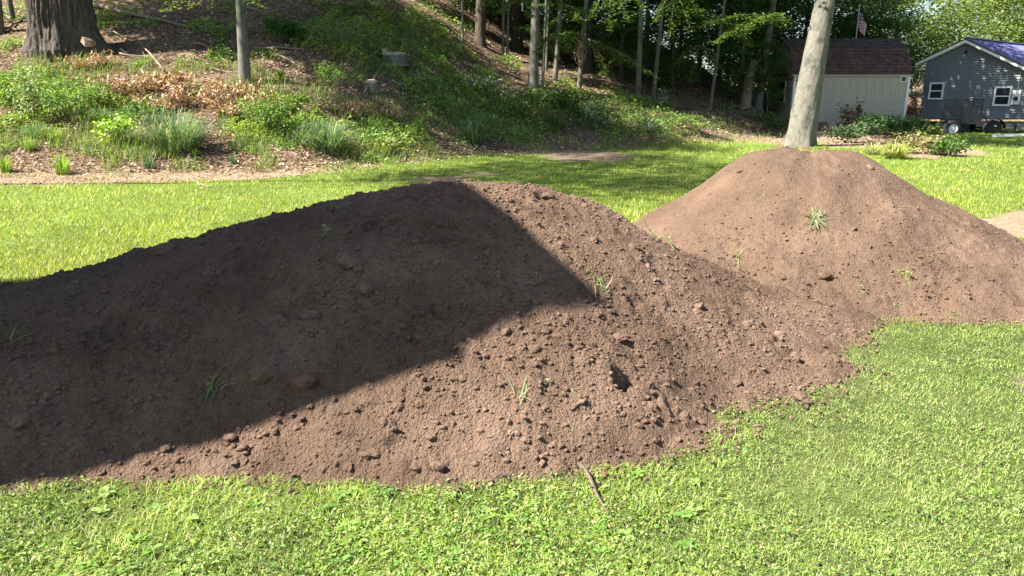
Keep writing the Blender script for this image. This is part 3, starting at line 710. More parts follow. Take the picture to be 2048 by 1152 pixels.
clump('grass_clump', 390, 312, 26, 18, LIM, 'tiny yellow-green tuft at the right foot of the large clump', 'grass clump', GG, 60, .8)
clump('grass_clump', 205, 245, 60, 36, BLUE, 'pale blue-green grass clump above the yellow-green leafy plant', 'grass clump', GG, 160, 1.1)
clump('grass_clump', 75, 275, 60, 34, BLUE, 'pale striped grass clump near the left edge under the tall weeds', 'grass clump', GG, 150, 1.2)
clump('grass_clump', 110, 282, 44, 32, [(.25, .32, .06), (.2, .27, .05)], 'yellowish arching grass clump beside the striped one', 'grass clump', GG, 130, 1.2)
clump('grass_clump', 765, 305, 70, 34, [(.34, .36, .12), (.28, .32, .08), (.40, .36, .20)], 'straw-yellow grass tuft at the lawn edge left of the near pile top', 'grass clump', GG, 170, 1.1)
clump('grass_clump', 1790, 318, 70, 38, [(.34, .36, .10), (.42, .38, .18), (.22, .30, .06)], 'yellow-green grass clump at the front of the flower bed', 'grass clump', 'plants of the bed by the shed', 260, 1.2, .02)
clump('grass_clump', 1745, 310, 50, 28, [(.34, .36, .16), (.42, .38, .22), (.24, .28, .1)], 'straw-coloured grass clump left of the yellow-green one in the bed', 'grass clump', 'plants of the bed by the shed', 160, 1.2, .02)

BED_ = 'plants of the bed by the shed'
def bush(name, px, py, wpx, hpx, cols, label, cat, group=None, n=900, L=(.05, .10), stems=6, mat=None, ax=.55, droop=0., gy=1.0, lobes=9):
    b = G(px, py); dep = b.y * CP - (b.z - CH) * SP; rad = wpx / 2 / FP * dep; H = hpx / FP * dep
    t = empty(name, b, label, cat, group)
    cen = np.array([(random.gauss(0, .42) * rad, random.gauss(0, .42) * rad * gy, H * random.uniform(.3, .85)) for _ in range(lobes)])
    if group == BED_: cols = [(c[0] * .75, c[1] * .72, c[2] * .8) for c in cols]
    far_ = 1 + max(0, b.y - 16) * .04; L = (L[0] * far_, L[1] * far_)
    k = R.integers(0, lobes, n); sg = np.array([rad * .26, rad * .26 * gy, H * .16])
    p = cen[k] + R.normal(size=(n, 3)) * sg; p[:, 2] = np.abs(p[:, 2])
    Ls = R.uniform(*L, n); v = leaves(p[:, 0], p[:, 1], p[:, 2], Ls, Ls * ax, pal(n, cols, .2), .4, droop)
    link('foliage', amesh('foliage', v[0], v[1], mat or M_leaf, v[2]), t)
    m = MB()
    for i in range(min(stems, lobes)):
        c = cen[i]; m.tube([(c[0] * .2, c[1] * .2, -.05), (c[0] * .6, c[1] * .6, c[2] * .5), tuple(c)], [.012, .009, .004], 5)
    m.obj('stems', M_stick, t)
    return t
DG = [(.06, .13, .03), (.08, .16, .035), (.11, .20, .05)]
BED = 'plants of the bed by the shed'
HG = 'weeds and shrubs on the hillside'
bush('leafy_plant', 235, 292, 75, 55, [(.25, .38, .06), (.19, .32, .05), (.30, .42, .09)], 'bright yellow-green broad-leaved plant left of the large grass clump', 'plant', HG, 380, (.07, .12), 5, ax=.75)
bush('tall_weed', 70, 250, 60, 115, [(.17, .24, .09), (.22, .28, .13), (.30, .34, .2)], 'tall pale-leaved weed at the left edge, in front of the big oak', 'plant', HG, 500, (.06, .11), 6, lobes=12)
bush('tall_weed', 30, 235, 60, 60, DG + LIM, 'lower green weed beside the tall pale one at the left edge', 'plant', HG, 500, (.06, .10), 5)
bush('leafy_weed', 140, 240, 110, 75, DG + [(.17, .25, .06)], 'green leafy weed patch below the big oak', 'plant', HG, 900, (.05, .10))
bush('leafy_weed', 190, 215, 90, 50, [(.2, .28, .09), (.14, .22, .06)], 'pale green weed patch right of the one below the oak', 'plant', HG, 600, (.05, .10))
bush('leafy_weed', 290, 250, 70, 50, DG, 'dark green weed between the leafy plant and the dry brown leaves', 'plant', HG, 380, (.06, .10))
bush('leafy_weed', 545, 270, 100, 70, DG + [(.17, .25, .06)], 'green weed bush under the slim grey tree', 'plant', HG, 900, (.05, .10))
bush('leafy_weed', 525, 240, 90, 50, [(.20, .20, .06), (.25, .20, .08), (.12, .17, .05)], 'olive weed bush right of the dry brown leaves', 'plant', HG, 700, (.05, .09))
bush('leafy_weed', 560, 162, 22, 18, [(.38, .45, .05), (.32, .42, .06)], 'small glowing yellow-green plant right of the slim grey tree', 'plant', HG, 60, (.08, .14))
bush('leafy_weed', 570, 85, 60, 42, [(.03, .09, .02), (.05, .13, .03)], 'dark green fern-like bush high on the slope right of the slim tree', 'plant', HG, 700, (.06, .12))
bush('leafy_weed', 770, 300, 120, 46, [(.16, .25, .06), (.12, .20, .045), (.22, .30, .08)], 'sunlit green weeds at the lawn edge below the small stump', 'plant', HG, 900, (.05, .10))
bush('leafy_weed', 1020, 240, 130, 55, DG, 'green weed bank below the pair of grey trees', 'plant', HG, 1200, (.06, .11))
bush('leafy_weed', 1130, 235, 120, 60, DG + [(.05, .10, .03)], 'dark weed bank right of the pair of grey trees', 'plant', HG, 1200, (.06, .11))
bush('leafy_weed', 1110, 260, 90, 40, [(.12, .13, .05), (.10, .16, .04)], 'brownish weed patch at the shaded lawn edge', 'plant', HG, 700, (.05, .09))
bush('white_flowered_weed', 970, 190, 75, 32, [(.5, .53, .5), (.25, .32, .2), (.08, .15, .04), (.08, .15, .04)], 'weed with whitish leaves left of the grey trees', 'plant', 'white flowered weeds', 500, (.06, .10))
bush('white_flowered_weed', 1190, 262, 60, 62, [(.5, .53, .5), (.12, .2, .07), (.07, .13, .04), (.07, .13, .04)], 'weed with whitish leaves at the shaded lawn edge below the drooping branch', 'plant', 'white flowered weeds', 500, (.06, .09))
bush('white_flowered_weed', 1325, 215, 30, 40, [(.6, .62, .6), (.10, .17, .06), (.07, .13, .04)], 'small white-flowered weed near the thin leaning tree', 'plant', 'white flowered weeds', 160, (.05, .08))
bush('white_flowered_weed', 1295, 268, 60, 30, [(.5, .52, .5), (.10, .17, .06), (.12, .2, .05), (.1, .2, .05)], 'low weed sprinkled with white flowers on the shaded lawn edge', 'plant', 'white flowered weeds', 300, (.05, .08))
# dry brown leafy cuttings
DRYC = [(.33, .19, .11), (.42, .28, .18), (.25, .14, .08), (.50, .38, .27)]
def drybranch(px, py, wpx, hpx, label, n=700):
    b = G(px, py); dep = b.y * CP - (b.z - CH) * SP; rad = wpx / 2 / FP * dep; H = hpx / FP * dep
    t = empty('dead_leafy_branch', b, label, 'dead branch', 'cut dry branches with brown leaves'); m = MB(); tips = []
    for i in range(12):
        e = Vector((random.uniform(-1, 1) * rad, random.uniform(-.5, .5) * rad, random.uniform(.25, 1) * H))
        m.tube([(-rad * .3 * random.random(), 0, .02), tuple(e * .5 + Vector((0, 0, .06))), tuple(e)], [.014, .01, .004], 5); tips.append(e)
    m.obj('branch', M_dead, t)
    k = R.integers(0, 12, n); tt = np.array([tuple(q) for q in tips])[k]; u = R.uniform(.35, 1.1, (n, 1))
    p = tt * u + R.normal(size=(n, 3)) * np.array([.09, .09, .07]); p[:, 2] = np.abs(p[:, 2])
    Ls = R.uniform(.10, .18, n); v = leaves(p[:, 0], p[:, 1], p[:, 2], Ls, Ls * .33, pal(n, DRYC, .2), .2, .7)
    link('dry_leaves', amesh('dry_leaves', v[0], v[1], M_dry, v[2]), t)
for a in [(240, 195, 110, 42, 'dry brown leafy branch heap at the left end, below the oak'), (330, 185, 120, 45, 'dry brown leafy branch heap under the leaning stick'), (400, 215, 130, 48, 'bright tan leafy branch heap in the middle of the dry patch'),
          (300, 225, 110, 36, 'low tan leafy branch heap in front of the dry patch'), (490, 215, 120, 50, 'rusty leafy branch heap left of the slim grey tree foot'), (470, 238, 120, 34, 'low rusty leafy branch heap at the right end of the dry patch'), (180, 135, 110, 26, 'dark reddish leafy branch heap at the foot of the big oak', 400)]: drybranch(*a)
drybranch(700, 235, 50, 28, 'small brown leafy branch heap below the small stump', 260)
drybranch(770, 235, 70, 20, 'small dark brown leafy branch heap right below the small stump', 200)
# the bed by the shed
bush('shrub', 1745, 268, 90, 34, [(.09, .2, .045), (.12, .25, .05), (.06, .14, .03)], 'bright green mounded shrub in front of the shed wall', 'shrub', BED, 900, (.07, .13))
bush('shrub', 1800, 275, 90, 40, [(.06, .14, .045), (.08, .16, .05)], 'dark green shrub right of the bright mounded one', 'shrub', BED, 900, (.07, .12))
bush('shrub', 1700, 285, 100, 34, [(.08, .15, .06), (.11, .18, .08)], 'low grey-green shrub right of the smooth beech trunk', 'shrub', BED, 800, (.07, .12))
bush('shrub', 1850, 308, 95, 40, [(.36, .33, .14), (.24, .25, .09), (.36, .27, .16), (.14, .17, .06)], 'yellow variegated shrub at the front of the bed', 'shrub', BED, 1000, (.06, .11))
bush('shrub', 1893, 312, 55, 30, [(.10, .22, .045), (.14, .26, .06)], 'green shrub at the right tip of the bed', 'shrub', BED, 600, (.07, .12))
bush('shrub', 1820, 252, 26, 52, [(.45, .16, .16), (.50, .28, .26), (.20, .10, .08), (.12, .16, .06)], 'reddish-pink shrub at the right corner of the shed', 'shrub', BED, 320, (.06, .12))
bush('shrub', 1862, 268, 40, 18, [(.36, .42, .10), (.16, .24, .06), (.11, .18, .05)], 'yellow-flowered shrub in front of the trailer ramp', 'shrub', BED, 500, (.06, .11))
bush('shrub', 1695, 255, 45, 42, [(.28, .19, .12), (.12, .15, .07), (.2, .14, .09)], 'brown seed-headed plant against the left part of the shed wall', 'shrub', BED, 320, (.06, .10))
bush('shrub', 1712, 250, 26, 40, [(.40, .24, .12), (.15, .16, .07)], 'orange-brown seed-headed plant next to the brown one', 'shrub', BED, 180, (.06, .10))
bush('shrub', 1760, 240, 20, 24, [(.18, .16, .05), (.10, .13, .05)], 'small olive plant against the middle of the shed wall', 'shrub', BED, 120, (.06, .10))
bush('shrub', 1738, 240, 10, 22, [(.10, .035, .05), (.07, .03, .04)], 'narrow dark purple plant against the shed wall', 'shrub', BED, 80, (.06, .09))
bush('shrub', 1543, 222, 30, 60, [(.16, .26, .08), (.12, .2, .06)], 'pale green sapling in front of the dark end wall of the shed', 'shrub', BED, 260, (.08, .13))
bush('shrub', 1560, 262, 60, 24, DG, 'low green plant left of the smooth beech trunk', 'shrub', BED, 300, (.06, .1))
bush('shrub', 1530, 250, 60, 22, DG, 'second low green plant further left of the smooth beech trunk', 'shrub', BED, 300, (.06, .1))

# ------------------------------------------------------------------ trees
def crown_cloud(seed, n, ncl, R0, H, L, cols, flat_=.35, rx=1.0):
    g = np.random.default_rng(seed); c = []
    while len(c) < ncl:
        q = g.uniform(-1, 1, 3)
        if .12 < (q ** 2).sum() < 1: c.append(q)
    c = np.array(c) * [R0, R0, H / 2] + [0, 0, H / 2]; k = g.integers(0, ncl, n); s = R0 * .20
    p = c[k] + g.normal(size=(n, 3)) * [s, s, s * flat_]
    tone = g.uniform(.7, 1.25, ncl)[k]
    Ls = g.uniform(*L, n); return leaves(p[:, 0], p[:, 1], p[:, 2], Ls, Ls * .6, pal(n, cols, .15) * tone[:, None], .7), c
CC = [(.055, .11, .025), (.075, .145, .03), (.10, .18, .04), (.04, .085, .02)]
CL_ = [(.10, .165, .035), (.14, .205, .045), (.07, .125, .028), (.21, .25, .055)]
CROWN = {}
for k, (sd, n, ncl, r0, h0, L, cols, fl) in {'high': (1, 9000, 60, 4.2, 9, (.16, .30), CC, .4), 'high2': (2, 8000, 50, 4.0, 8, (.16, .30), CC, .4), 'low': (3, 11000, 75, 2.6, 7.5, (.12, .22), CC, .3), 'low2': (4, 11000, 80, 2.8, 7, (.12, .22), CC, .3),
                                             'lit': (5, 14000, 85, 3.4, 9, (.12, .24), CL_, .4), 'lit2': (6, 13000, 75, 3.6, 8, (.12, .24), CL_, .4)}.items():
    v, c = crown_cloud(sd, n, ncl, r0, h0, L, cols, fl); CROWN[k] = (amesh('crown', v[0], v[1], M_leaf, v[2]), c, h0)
def trunk_path(b, d, H, bend=.12):
    pts = []; ph = random.uniform(0, 6.28)
    for i in range(13):
        u = i / 12; off = Vector((math.sin(u * 3.2 + ph) * bend, math.cos(u * 2.7 + ph) * bend, 0)) * (u * (1 + u)) * .8
        pts.append(b * 0 + d * H * u + off)
    return pts
def tree(name, px, py, wb, px2, py2, wt, label, H=13, crown='high', cs=1.0, cz=.45, mat=None, flare=1.25, group='trees on the wooded slope', Y=None, limbs=6, cat='tree', n=12, pos=None, lean=(0, 0, 1)):
    b = Vector(pos) if pos is not None else (G(px, py) if Y is None else P(px, py, Y)); dep = b.y * CP - (b.z - CH) * SP
    if pos is not None: d = Vector(lean).normalized(); r0 = wb; r1 = wt
    else:
        top = P(px2, py2, b.y); d = (top - b).normalized(); r0 = wb / 2 / FP * dep; r1 = wt / 2 / FP * dep
    t = empty(name, b, label, cat, group)
    path = trunk_path(b, d, H, r0 * .5 if pos is None else .1); hh = (P(px2, py2, b.y) - b).length if pos is None else H * .5
    # taper read off the two widths
    rad = [max(r0 + (r1 - r0) * (i / 12 * H / hh), r1 * .35 * (1 - i / 13) + .02) for i in range(13)]
    path = [path[0] - d * .3, path[0], path[0] + (path[1] - path[0]) * .12, path[0] + (path[1] - path[0]) * .35] + path[1:]
    rad = [rad[0] * flare * 1.15, rad[0] * flare, rad[0] * (1 + (flare - 1) * .4), rad[0]] + rad[1:]
    m = MB(); m.tube(path, rad, n, True, .03); m.obj('trunk', mat or M_grey, t, True)
    if crown:
        me, cc, h0 = CROWN[crown]; o = link('crown', me, t); s = cs; o.scale = (s, s, s)
        ct = path[-1] * .0 + d * H * cz; o.location = (ct.x, ct.y, ct.z); o.rotation_euler = (0, 0, random.uniform(0, 6.28))
        rot = Matrix.Rotation(o.rotation_euler.z, 3, 'Z'); m = MB()
        order = list(range(len(cc))); random.shuffle(order)
        for i in order[:limbs]:
            e = ct + rot @ Vector(cc[i]) * s; u = min(.97, max(.25, (e.z - .8) / H)); st = d * H * u * .92
            rr = max(.02, r1 * .35); mid = (st + e) / 2 + Vector((0, 0, .25)); m.tube([st, mid, e], [rr, rr * .6, rr * .2], 6)
        m.obj('limbs', mat or M_grey, t, True)
    return t
# the big oak, built with ridged bark
def oak():
    b = G(136, 104); dep = b.y * CP - (b.z - CH) * SP; r = 57 / FP * dep
    t = empty('oak_tree', b, 'massive old oak trunk with furrowed dark bark at the upper left', 'tree', 'trees on the wooded slope')
    na, nz, H = 260, 150, 8.0; a = np.linspace(0, 2 * np.pi, na, endpoint=False); z = np.concatenate([np.linspace(-.7, 3.0, nz - 20), np.linspace(3.1, H, 20)])
    A, Zz = np.meshgrid(a, z); u = Zz.clip(0, None)
    rr = r * (1 + .22 * np.exp(-u / .35) - .012 * u) + r * .16 * np.exp(-u / .5) * np.cos(A * 5 + .8)
    rr += .0 + r * .45 * np.exp(-u / .40) * np.exp(-((A - .0 + np.pi) % (2 * np.pi) - np.pi) ** 2 / .25)
    ridg = np.abs(fbm(A * 7.5 + .3 * np.sin(Zz * 2.6), Zz * .9, 900, 3)) ** .8 ; rr += .17 * (ridg - .3) + .02 * fbm(A * 30, Zz * 8, 905, 3)
    px_ = rr * np.cos(A); py_ = rr * np.sin(A) * .95
    V_ = np.stack([px_ - .02 * Zz, py_, Zz], -1).reshape(-1, 3); idx = np.arange(len(z) * na).reshape(len(z), na); nx_ = np.roll(idx, -1, 1)
    F_ = np.stack([idx[:-1], nx_[:-1], nx_[1:], idx[1:]], -1).reshape(-1, 4)
    link('trunk', amesh('trunk', V_, F_, M_oak, None, True), t)
    # pale scar at the foot
    m = MB(); n = 14; c = P(170, 84, b.y - r * .90) - b; k = FP / dep * 1.7
    pts = [Vector((c.x + 13 / k * math.cos(i * 6.28 / n) * (1 + .2 * math.sin(i * 2.1)) + 8 / k * math.sin(i * 6.28 / n) * -.5, c.y + .02 * math.cos(i), c.z + 15 / k * math.sin(i * 6.28 / n) * (1 + .15 * math.cos(i * 3)))) for i in range(n)]
    m.add([Vector((c.x, c.y - .02, c.z))] + pts + [p_ + Vector((0, .35, 0)) for p_ in pts], [(0, i + 1, (i + 1) % n + 1) for i in range(n)] + [(i + 1, i + 1 + n, (i + 1) % n + 1 + n, (i + 1) % n + 1) for i in range(n)])
    m.obj('bare_scar', simple('scar_wood', (.30, .21, .155), .85, var=.35, scale=9), t, label='pale patch of exposed wood')
    me, cc, h0 = CROWN['high']; o = link('crown', me, t); o.location = (0, 0, 8.5); o.scale = (1.25, 1.25, 1.1); m = MB()
    for i in range(9):
        e = Vector(cc[i]) * 1.25 + Vector((0, 0, 8.5)); m.tube([(0, 0, 7.0), tuple(e * .55 + Vector((0, 0, 3.4))), tuple(e)], [.28, .16, .05], 7)
    m.tube([(-.1, 0, 6.5), (-.1, 0, 10), (.1, .2, 15)], [r * .85, r * .55, .12], 14)
    m.obj('limbs', M_oak, t, True)
oak()
T = tree
T('young_tree', 490, 166, 24, 481, 0, 18, 'slim straight grey tree standing alone right of the big oak', H=11, crown='high2', cs=.62, cz=.55)
T('grey_tree', -6, 66, 26, -10, 0, 22, 'pale tree trunk cut by the left edge of the frame', H=12, cs=.8)
T('grey_tree', 1066, 174, 22, 1073, 0, 16, 'thickest straight pale trunk in the centre of the woods', H=13, cs=.8, cz=.5)
T('sapling', 1085, 178, 6, 1092, 20, 5, 'thin sapling right against the thick pale centre trunk', H=8, crown='low', cs=.35, cz=.55)
T('sapling', 1092, 142, 5, 1097, 30, 4, 'second thinner sapling between the centre trunk and the mid grey tree', H=8, crown='low2', cs=.35, cz=.6)
T('grey_tree', 1110, 160, 10, 1121, 20, 8, 'slender grey tree behind the thin saplings', H=11, crown='high2', cs=.5, cz=.55)
T('grey_tree', 1158, 182, 10, 1172, 20, 8, 'slender grey tree that carries the drooping leafy branch', H=10, crown='high2', cs=.5, cz=.6)
T('dark_tree', 1224, 110, 22, 1238, 0, 19, 'dark trunk just left of the thick leaning one', H=15, mat=M_dark, crown='high2', cs=1.5)
T('dark_tree', 960, 88, 22, 962, 0, 20, 'dark trunk deep in the shade left of centre', H=14, mat=M_dark, cs=1.5)
T('sapling', 925, 98, 5, 925, 0, 4, 'very thin pale sapling on the dark leafy slope', H=8, crown='low', cs=.3, cz=.6)
T('sapling', 1006, 110, 6, 1007, 0, 5, 'left one of two close thin stems left of the centre trunk', H=8, crown='low2', cs=.35, cz=.6)
T('sapling', 1014, 114, 6, 1018, 0, 5, 'right one of two close thin stems left of the centre trunk', H=8, crown='low', cs=.35, cz=.6)
T('grey_tree', 1289, 148, 10, 1297, 10, 8, 'grey trunk just right of the thick dark leaning trunk', H=12, crown='high2', cs=.6, cz=.5)
T('grey_tree', 1307, 192, 9, 1325, 0, 7, 'thin leaning grey tree at the edge of the shaded lawn', H=10, crown='high2', cs=.5, cz=.55)
T('grey_tree', 1342, 160, 9, 1350, 20, 7, 'lit grey trunk far back right of the thin leaning tree', H=12, crown='high', cs=.6, cz=.45)
T('grey_tree', 1356, 158, 8, 1365, 20, 6, 'second lit grey trunk far back, right of the first', H=12, crown='high2', cs=.6, cz=.45)
T('sapling', 1421, 216, 7, 1449, 0, 5, 'very thin pale leaning stem in front of the dark evergreens', H=9, crown='low', cs=.35, cz=.6)
T('grey_tree', 1516, 218, 17, 1546, 0, 12, 'leaning grey tree left of the shed', H=12, crown='high2', cs=1.1, cz=.5)
def barrel_tree(name, px, py, wb, px2, py2, wt, label, mat, H, crown, cs, cz, amp, fr, group):
    b = G(px, py); dep = b.y * CP - (b.z - CH) * SP; d = (P(px2, py2, b.y) - b).normalized(); hh = (P(px2, py2, b.y) - b).length; r0 = wb / 2 / FP * dep; r1 = wt / 2 / FP * dep
    t = empty(name, b, label, 'tree', group); na = 90; z = np.concatenate([np.linspace(-.5, 6.5, 110), np.linspace(6.8, H, 16)]); A, Zz = np.meshgrid(np.linspace(0, 2 * np.pi, na, endpoint=False), z); u = Zz.clip(0, None)
    rr = np.maximum(r0 + (r1 - r0) * u / hh, .10 + .2 * (1 - u / H)) * (1 + .10 * np.exp(-u / .3) + .13 * np.exp(-u / .35) * np.cos(A * 5 + 1) + .05 * np.exp(-u / .8) * np.cos(A * 7 + 2) + .02 * np.sin(A * 2 + u * .7))
    rr += amp * fbm(A * fr, Zz * 3.5, 950, 4) + amp * 1.6 * fbm(A * 1.6, Zz * 1.1, 955, 3)
    for k in range(9):                                  # knots
        ka, kz = random.uniform(0, 6.28), random.uniform(.4, 6); q = np.hypot(((A - ka + np.pi) % (2 * np.pi) - np.pi) * r0, Zz - kz); rr += .035 * np.exp(-(q / .09) ** 2) - .03 * np.exp(-(q / .04) ** 2)
    V_ = np.stack([rr * np.cos(A) + d.x * Zz, rr * np.sin(A) + d.y * Zz, Zz * d.z], -1).reshape(-1, 3); idx = np.arange(len(z) * na).reshape(len(z), na); nx_ = np.roll(idx, -1, 1)
    link('trunk', amesh('trunk', V_, np.stack([idx[:-1], nx_[:-1], nx_[1:], idx[1:]], -1).reshape(-1, 4), mat, None, True), t)
    me, cc, h0 = CROWN[crown]; o = link('crown', me, t); o.scale = (cs,) * 3; o.location = d * H * cz; m = MB()
    for i in range(6):
        e = d * H * cz + Vector(cc[i]) * cs; st = d * H * min(.95, max(.3, (e.z - 1) / H)); m.tube([st, (st + e) / 2 + Vector((0, 0, .3)), e], [.13, .08, .03], 7)
    m.obj('limbs', mat, t, True)
T('broken_tree', 1491, 212, 22, 1503, 128, 17, 'broken brown dead trunk beside the leaning grey tree', H=2.0, crown=None, mat=M_dead, flare=1.1)
barrel_tree('beech_tree', 1598, 292, 56, 1650, 0, 36, 'big smooth pale beech trunk in front of the shed', M_beech, 13, 'high', .8, .5, .010, 6, 'trees around the shed and house')
barrel_tree('dark_tree', 1247, 128, 32, 1276, 0, 27, 'thick dark leaning trunk deep in the woods', M_dark, 15, 'high', 1.5, .45, .03, 9, 'trees on the wooded slope')
# trees further back on the slope (crowns shade the woods)
dk = ['dark trunk far back in the shaded woods']
for i in range(16):
    x = random.uniform(-14, 6); y = random.uniform(34, 55)
    T('dark_tree', 0, 0, .2 + .12 * random.random(), 0, 0, .14, dk[0], H=14, crown=['high', 'high2'][i % 2], cs=1.5, cz=.32, mat=M_dark, pos=(x, y, float(zt(x, y))), group='dark trees far back on the slope')
# understory with foliage to the ground
for i, (x, y, s) in enumerate([(3.5, 38, 1.0), (6.5, 41, 1.15), (9.0, 37.5, .9), (11.2, 40.5, 1.1), (13.5, 42, 1.0), (8, 47, 1.4), (12.5, 47, 1.4), (16, 43, 1.1), (18.3, 41.5, .85), (4.5, 46, 1.3), (0, 44, 1.2), (16.5, 49, 1.5), (10.4, 35.4, .6), (20.5, 44, 1.0), (7.2, 35, .55), (-3, 48, 1.2), (-1, 56, 1.5), (3, 58, 1.5), (-6, 58, 1.5), (-4, 50, 1.3), (1, 50, 1.3), (-9, 50, 1.2), (-2, 64, 1.6), (-12, 46, 1.1), (-7, 66, 1.6), (2.2, 36.5, .6), (-1.5, 37.5, .6), (4.8, 34.5, .45), (-4.5, 36, .55)]):
    z0 = float(zt(x, y))
    T('understory_tree', 0, 0, .13, 0, 0, .08, 'dense dark green tree with foliage to the ground, behind the shed and woods edge', H=8 * s, crown=['low', 'low2'][i % 2], cs=s, cz=.02, mat=M_dark, pos=(x, y, z0), group='dense dark trees behind the shed')
LT = ['tall bright-leaved tree beyond the shed, left of the sky gap', 'yellow-green tree above the house ridge', 'broad sunlit tree behind the house', 'sunlit tree at the right edge behind the blue roof', 'olive tree between the shed and the house', 'far pale green tree seen through the sky gap', 'tall dark-trunked bright tree at the top right corner']
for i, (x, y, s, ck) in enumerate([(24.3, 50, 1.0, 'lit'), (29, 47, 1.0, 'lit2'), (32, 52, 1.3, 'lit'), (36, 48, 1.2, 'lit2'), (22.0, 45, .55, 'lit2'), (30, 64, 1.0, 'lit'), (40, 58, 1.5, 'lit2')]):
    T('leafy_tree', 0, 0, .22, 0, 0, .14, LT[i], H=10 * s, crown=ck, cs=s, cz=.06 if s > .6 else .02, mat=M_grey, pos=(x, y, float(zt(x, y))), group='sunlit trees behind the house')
# trees added inside the frame so that their crowns shade the shed and house
for i, (x, y, h_, c_) in enumerate([(12.9, 33.2, 15, .45), (5.2, 32, 14, .45), (16.5, 31, 0, 0)][:2]):
    T('grey_tree', 0, 0, .11, 0, 0, .08, ['grey tree hidden behind the big beech trunk, its crown shading the house', 'slim grey tree in the gap right of the thin leaning tree'][i], H=h_, crown='high', cs=1.15, cz=c_, mat=M_grey, pos=(x, y, float(zt(x, y))), group='trees around the shed and house')
LB = ['tall woodland tree outside the frame, nearest the lawn', 'tall woodland tree outside the frame, behind the nearest', 'woodland tree far left outside the frame', 'woodland tree left outside the frame on the slope']  # trees left outside the frame: their shade reaches the middle lawn
for i, (x, y, h_, zc, s) in enumerate([(-12.2, 13.4, 22, .64, .85), (-18, 17.0, 26, .75, 1.0), (-22, 25, 20, .6, 1.1), (-17, 27, 16, .4, 1.2)]):
    T('woodland_tree', 0, 0, .09, 0, 0, .06, LB[i], H=h_, crown=['high', 'high2'][i % 2], cs=s, cz=zc, mat=M_grey, pos=(x, y, float(zt(x, y))), lean=(0, -.15, 1) if i == 0 else (0, 0, 1), group='woodland trees left of the frame')
for i, (x, y, s) in enumerate([]):
    T('woodland_tree', 0, 0, .3, 0, 0, .18, 'woodland tree left outside the frame, shading the middle lawn', H=14 * s, crown=['high', 'high2'][i % 2], cs=1.05 * s, cz=.4, mat=M_grey, pos=(x, y, float(zt(x, y))), group='woodland trees left of the frame')

# low leafy branches in view
def spray(tname, base, tips, n, cols, label, width=.5, L=(.08, .14), parent=None):
    t = empty(tname, base, label, 'branch', 'low leafy branches at the woods edge'); m = MB(); Q = []
    for tip in tips:
        a = Vector((0, 0, 0)); e = tip - base; mid = e * .5 + Vector((0, 0, .18)); m.tube([a, mid, e], [.02, .013, .004], 5)
        for k in range(n // len(tips)):
            u = random.random() ** .7; p_ = (mid * (2 * u) if u < .5 else mid + (e - mid) * (2 * u - 1))
            s = width * (1 - .6 * u); sd = random.gauss(0, s); Q.append((p_.x + sd * .5, p_.y + random.gauss(0, s), p_.z - abs(sd) * .25 + random.gauss(0, .04)))
    m.obj('branch', M_grey, t, True); Q = np.array(Q); n = len(Q); Ls = R.uniform(*L, n)
    v = leaves(Q[:, 0], Q[:, 1], Q[:, 2], Ls, Ls * .55, pal(n, cols, .15), 1.4); link('leaves', amesh('leaves', v[0], v[1], M_leaf, v[2]), t)
BL = [(.15, .19, .05), (.20, .24, .07), (.10, .15, .04)]
BG = [(.085, .145, .035), (.12, .185, .045), (.06, .11, .028)]
yb = G(1158, 182).y
spray('drooping_branch', P(1168, 75, yb), [P(1318, 158, yb - 1.0), P(1275, 138, yb - .6), P(1240, 125, yb - .3), P(1215, 148, yb - 1.0)], 900, BL, 'drooping branch with olive leaves reaching right over the slope', .28)
spray('leafy_branch', P(1168, 20, yb), [P(1290, 30, yb - 1.5), P(1235, 52, yb - 1), P(1090, 55, yb - 1.5), P(1060, 12, yb - 1.6), P(1150, 40, yb - 2)], 1300, BG, 'bright leafy branch over the centre trunk at the top of the frame', .35)
spray('leafy_branch', P(1540, 30, 29), [P(1430, 85, 28), P(1480, 70, 28), P(1570, 50, 28), P(1410, 50, 28.5)], 1100, BG, 'leafy branch left of the shed at the top of the frame', .4, (.12, .2))
spray('leafy_branch', P(1445, 40, 30), [P(1350, 20, 29), P(1390, 55, 29), P(1500, 90, 29)], 800, BG, 'leafy branch around the very thin leaning stem', .4, (.12, .2))
spray('leafy_branch', P(990, -20, 27), [P(900, 10, 26), P(960, 15, 26), P(840, 5, 26)], 500, BL, 'leafy branch at the top edge above the dark slope', .3)
spray('leafy_branch', P(450, -30, 20), [P(380, 10, 19), P(330, 20, 19), P(520, 15, 19)], 300, BL, 'sparse leafy branch at the top edge right of the oak', .3)
spray('leafy_branch', P(1165, 75, yb), [P(1130, 70, yb - .5), P(1095, 75, yb - .8)], 400, BG, 'short leafy branch left of the tree with the drooping branch', .25)
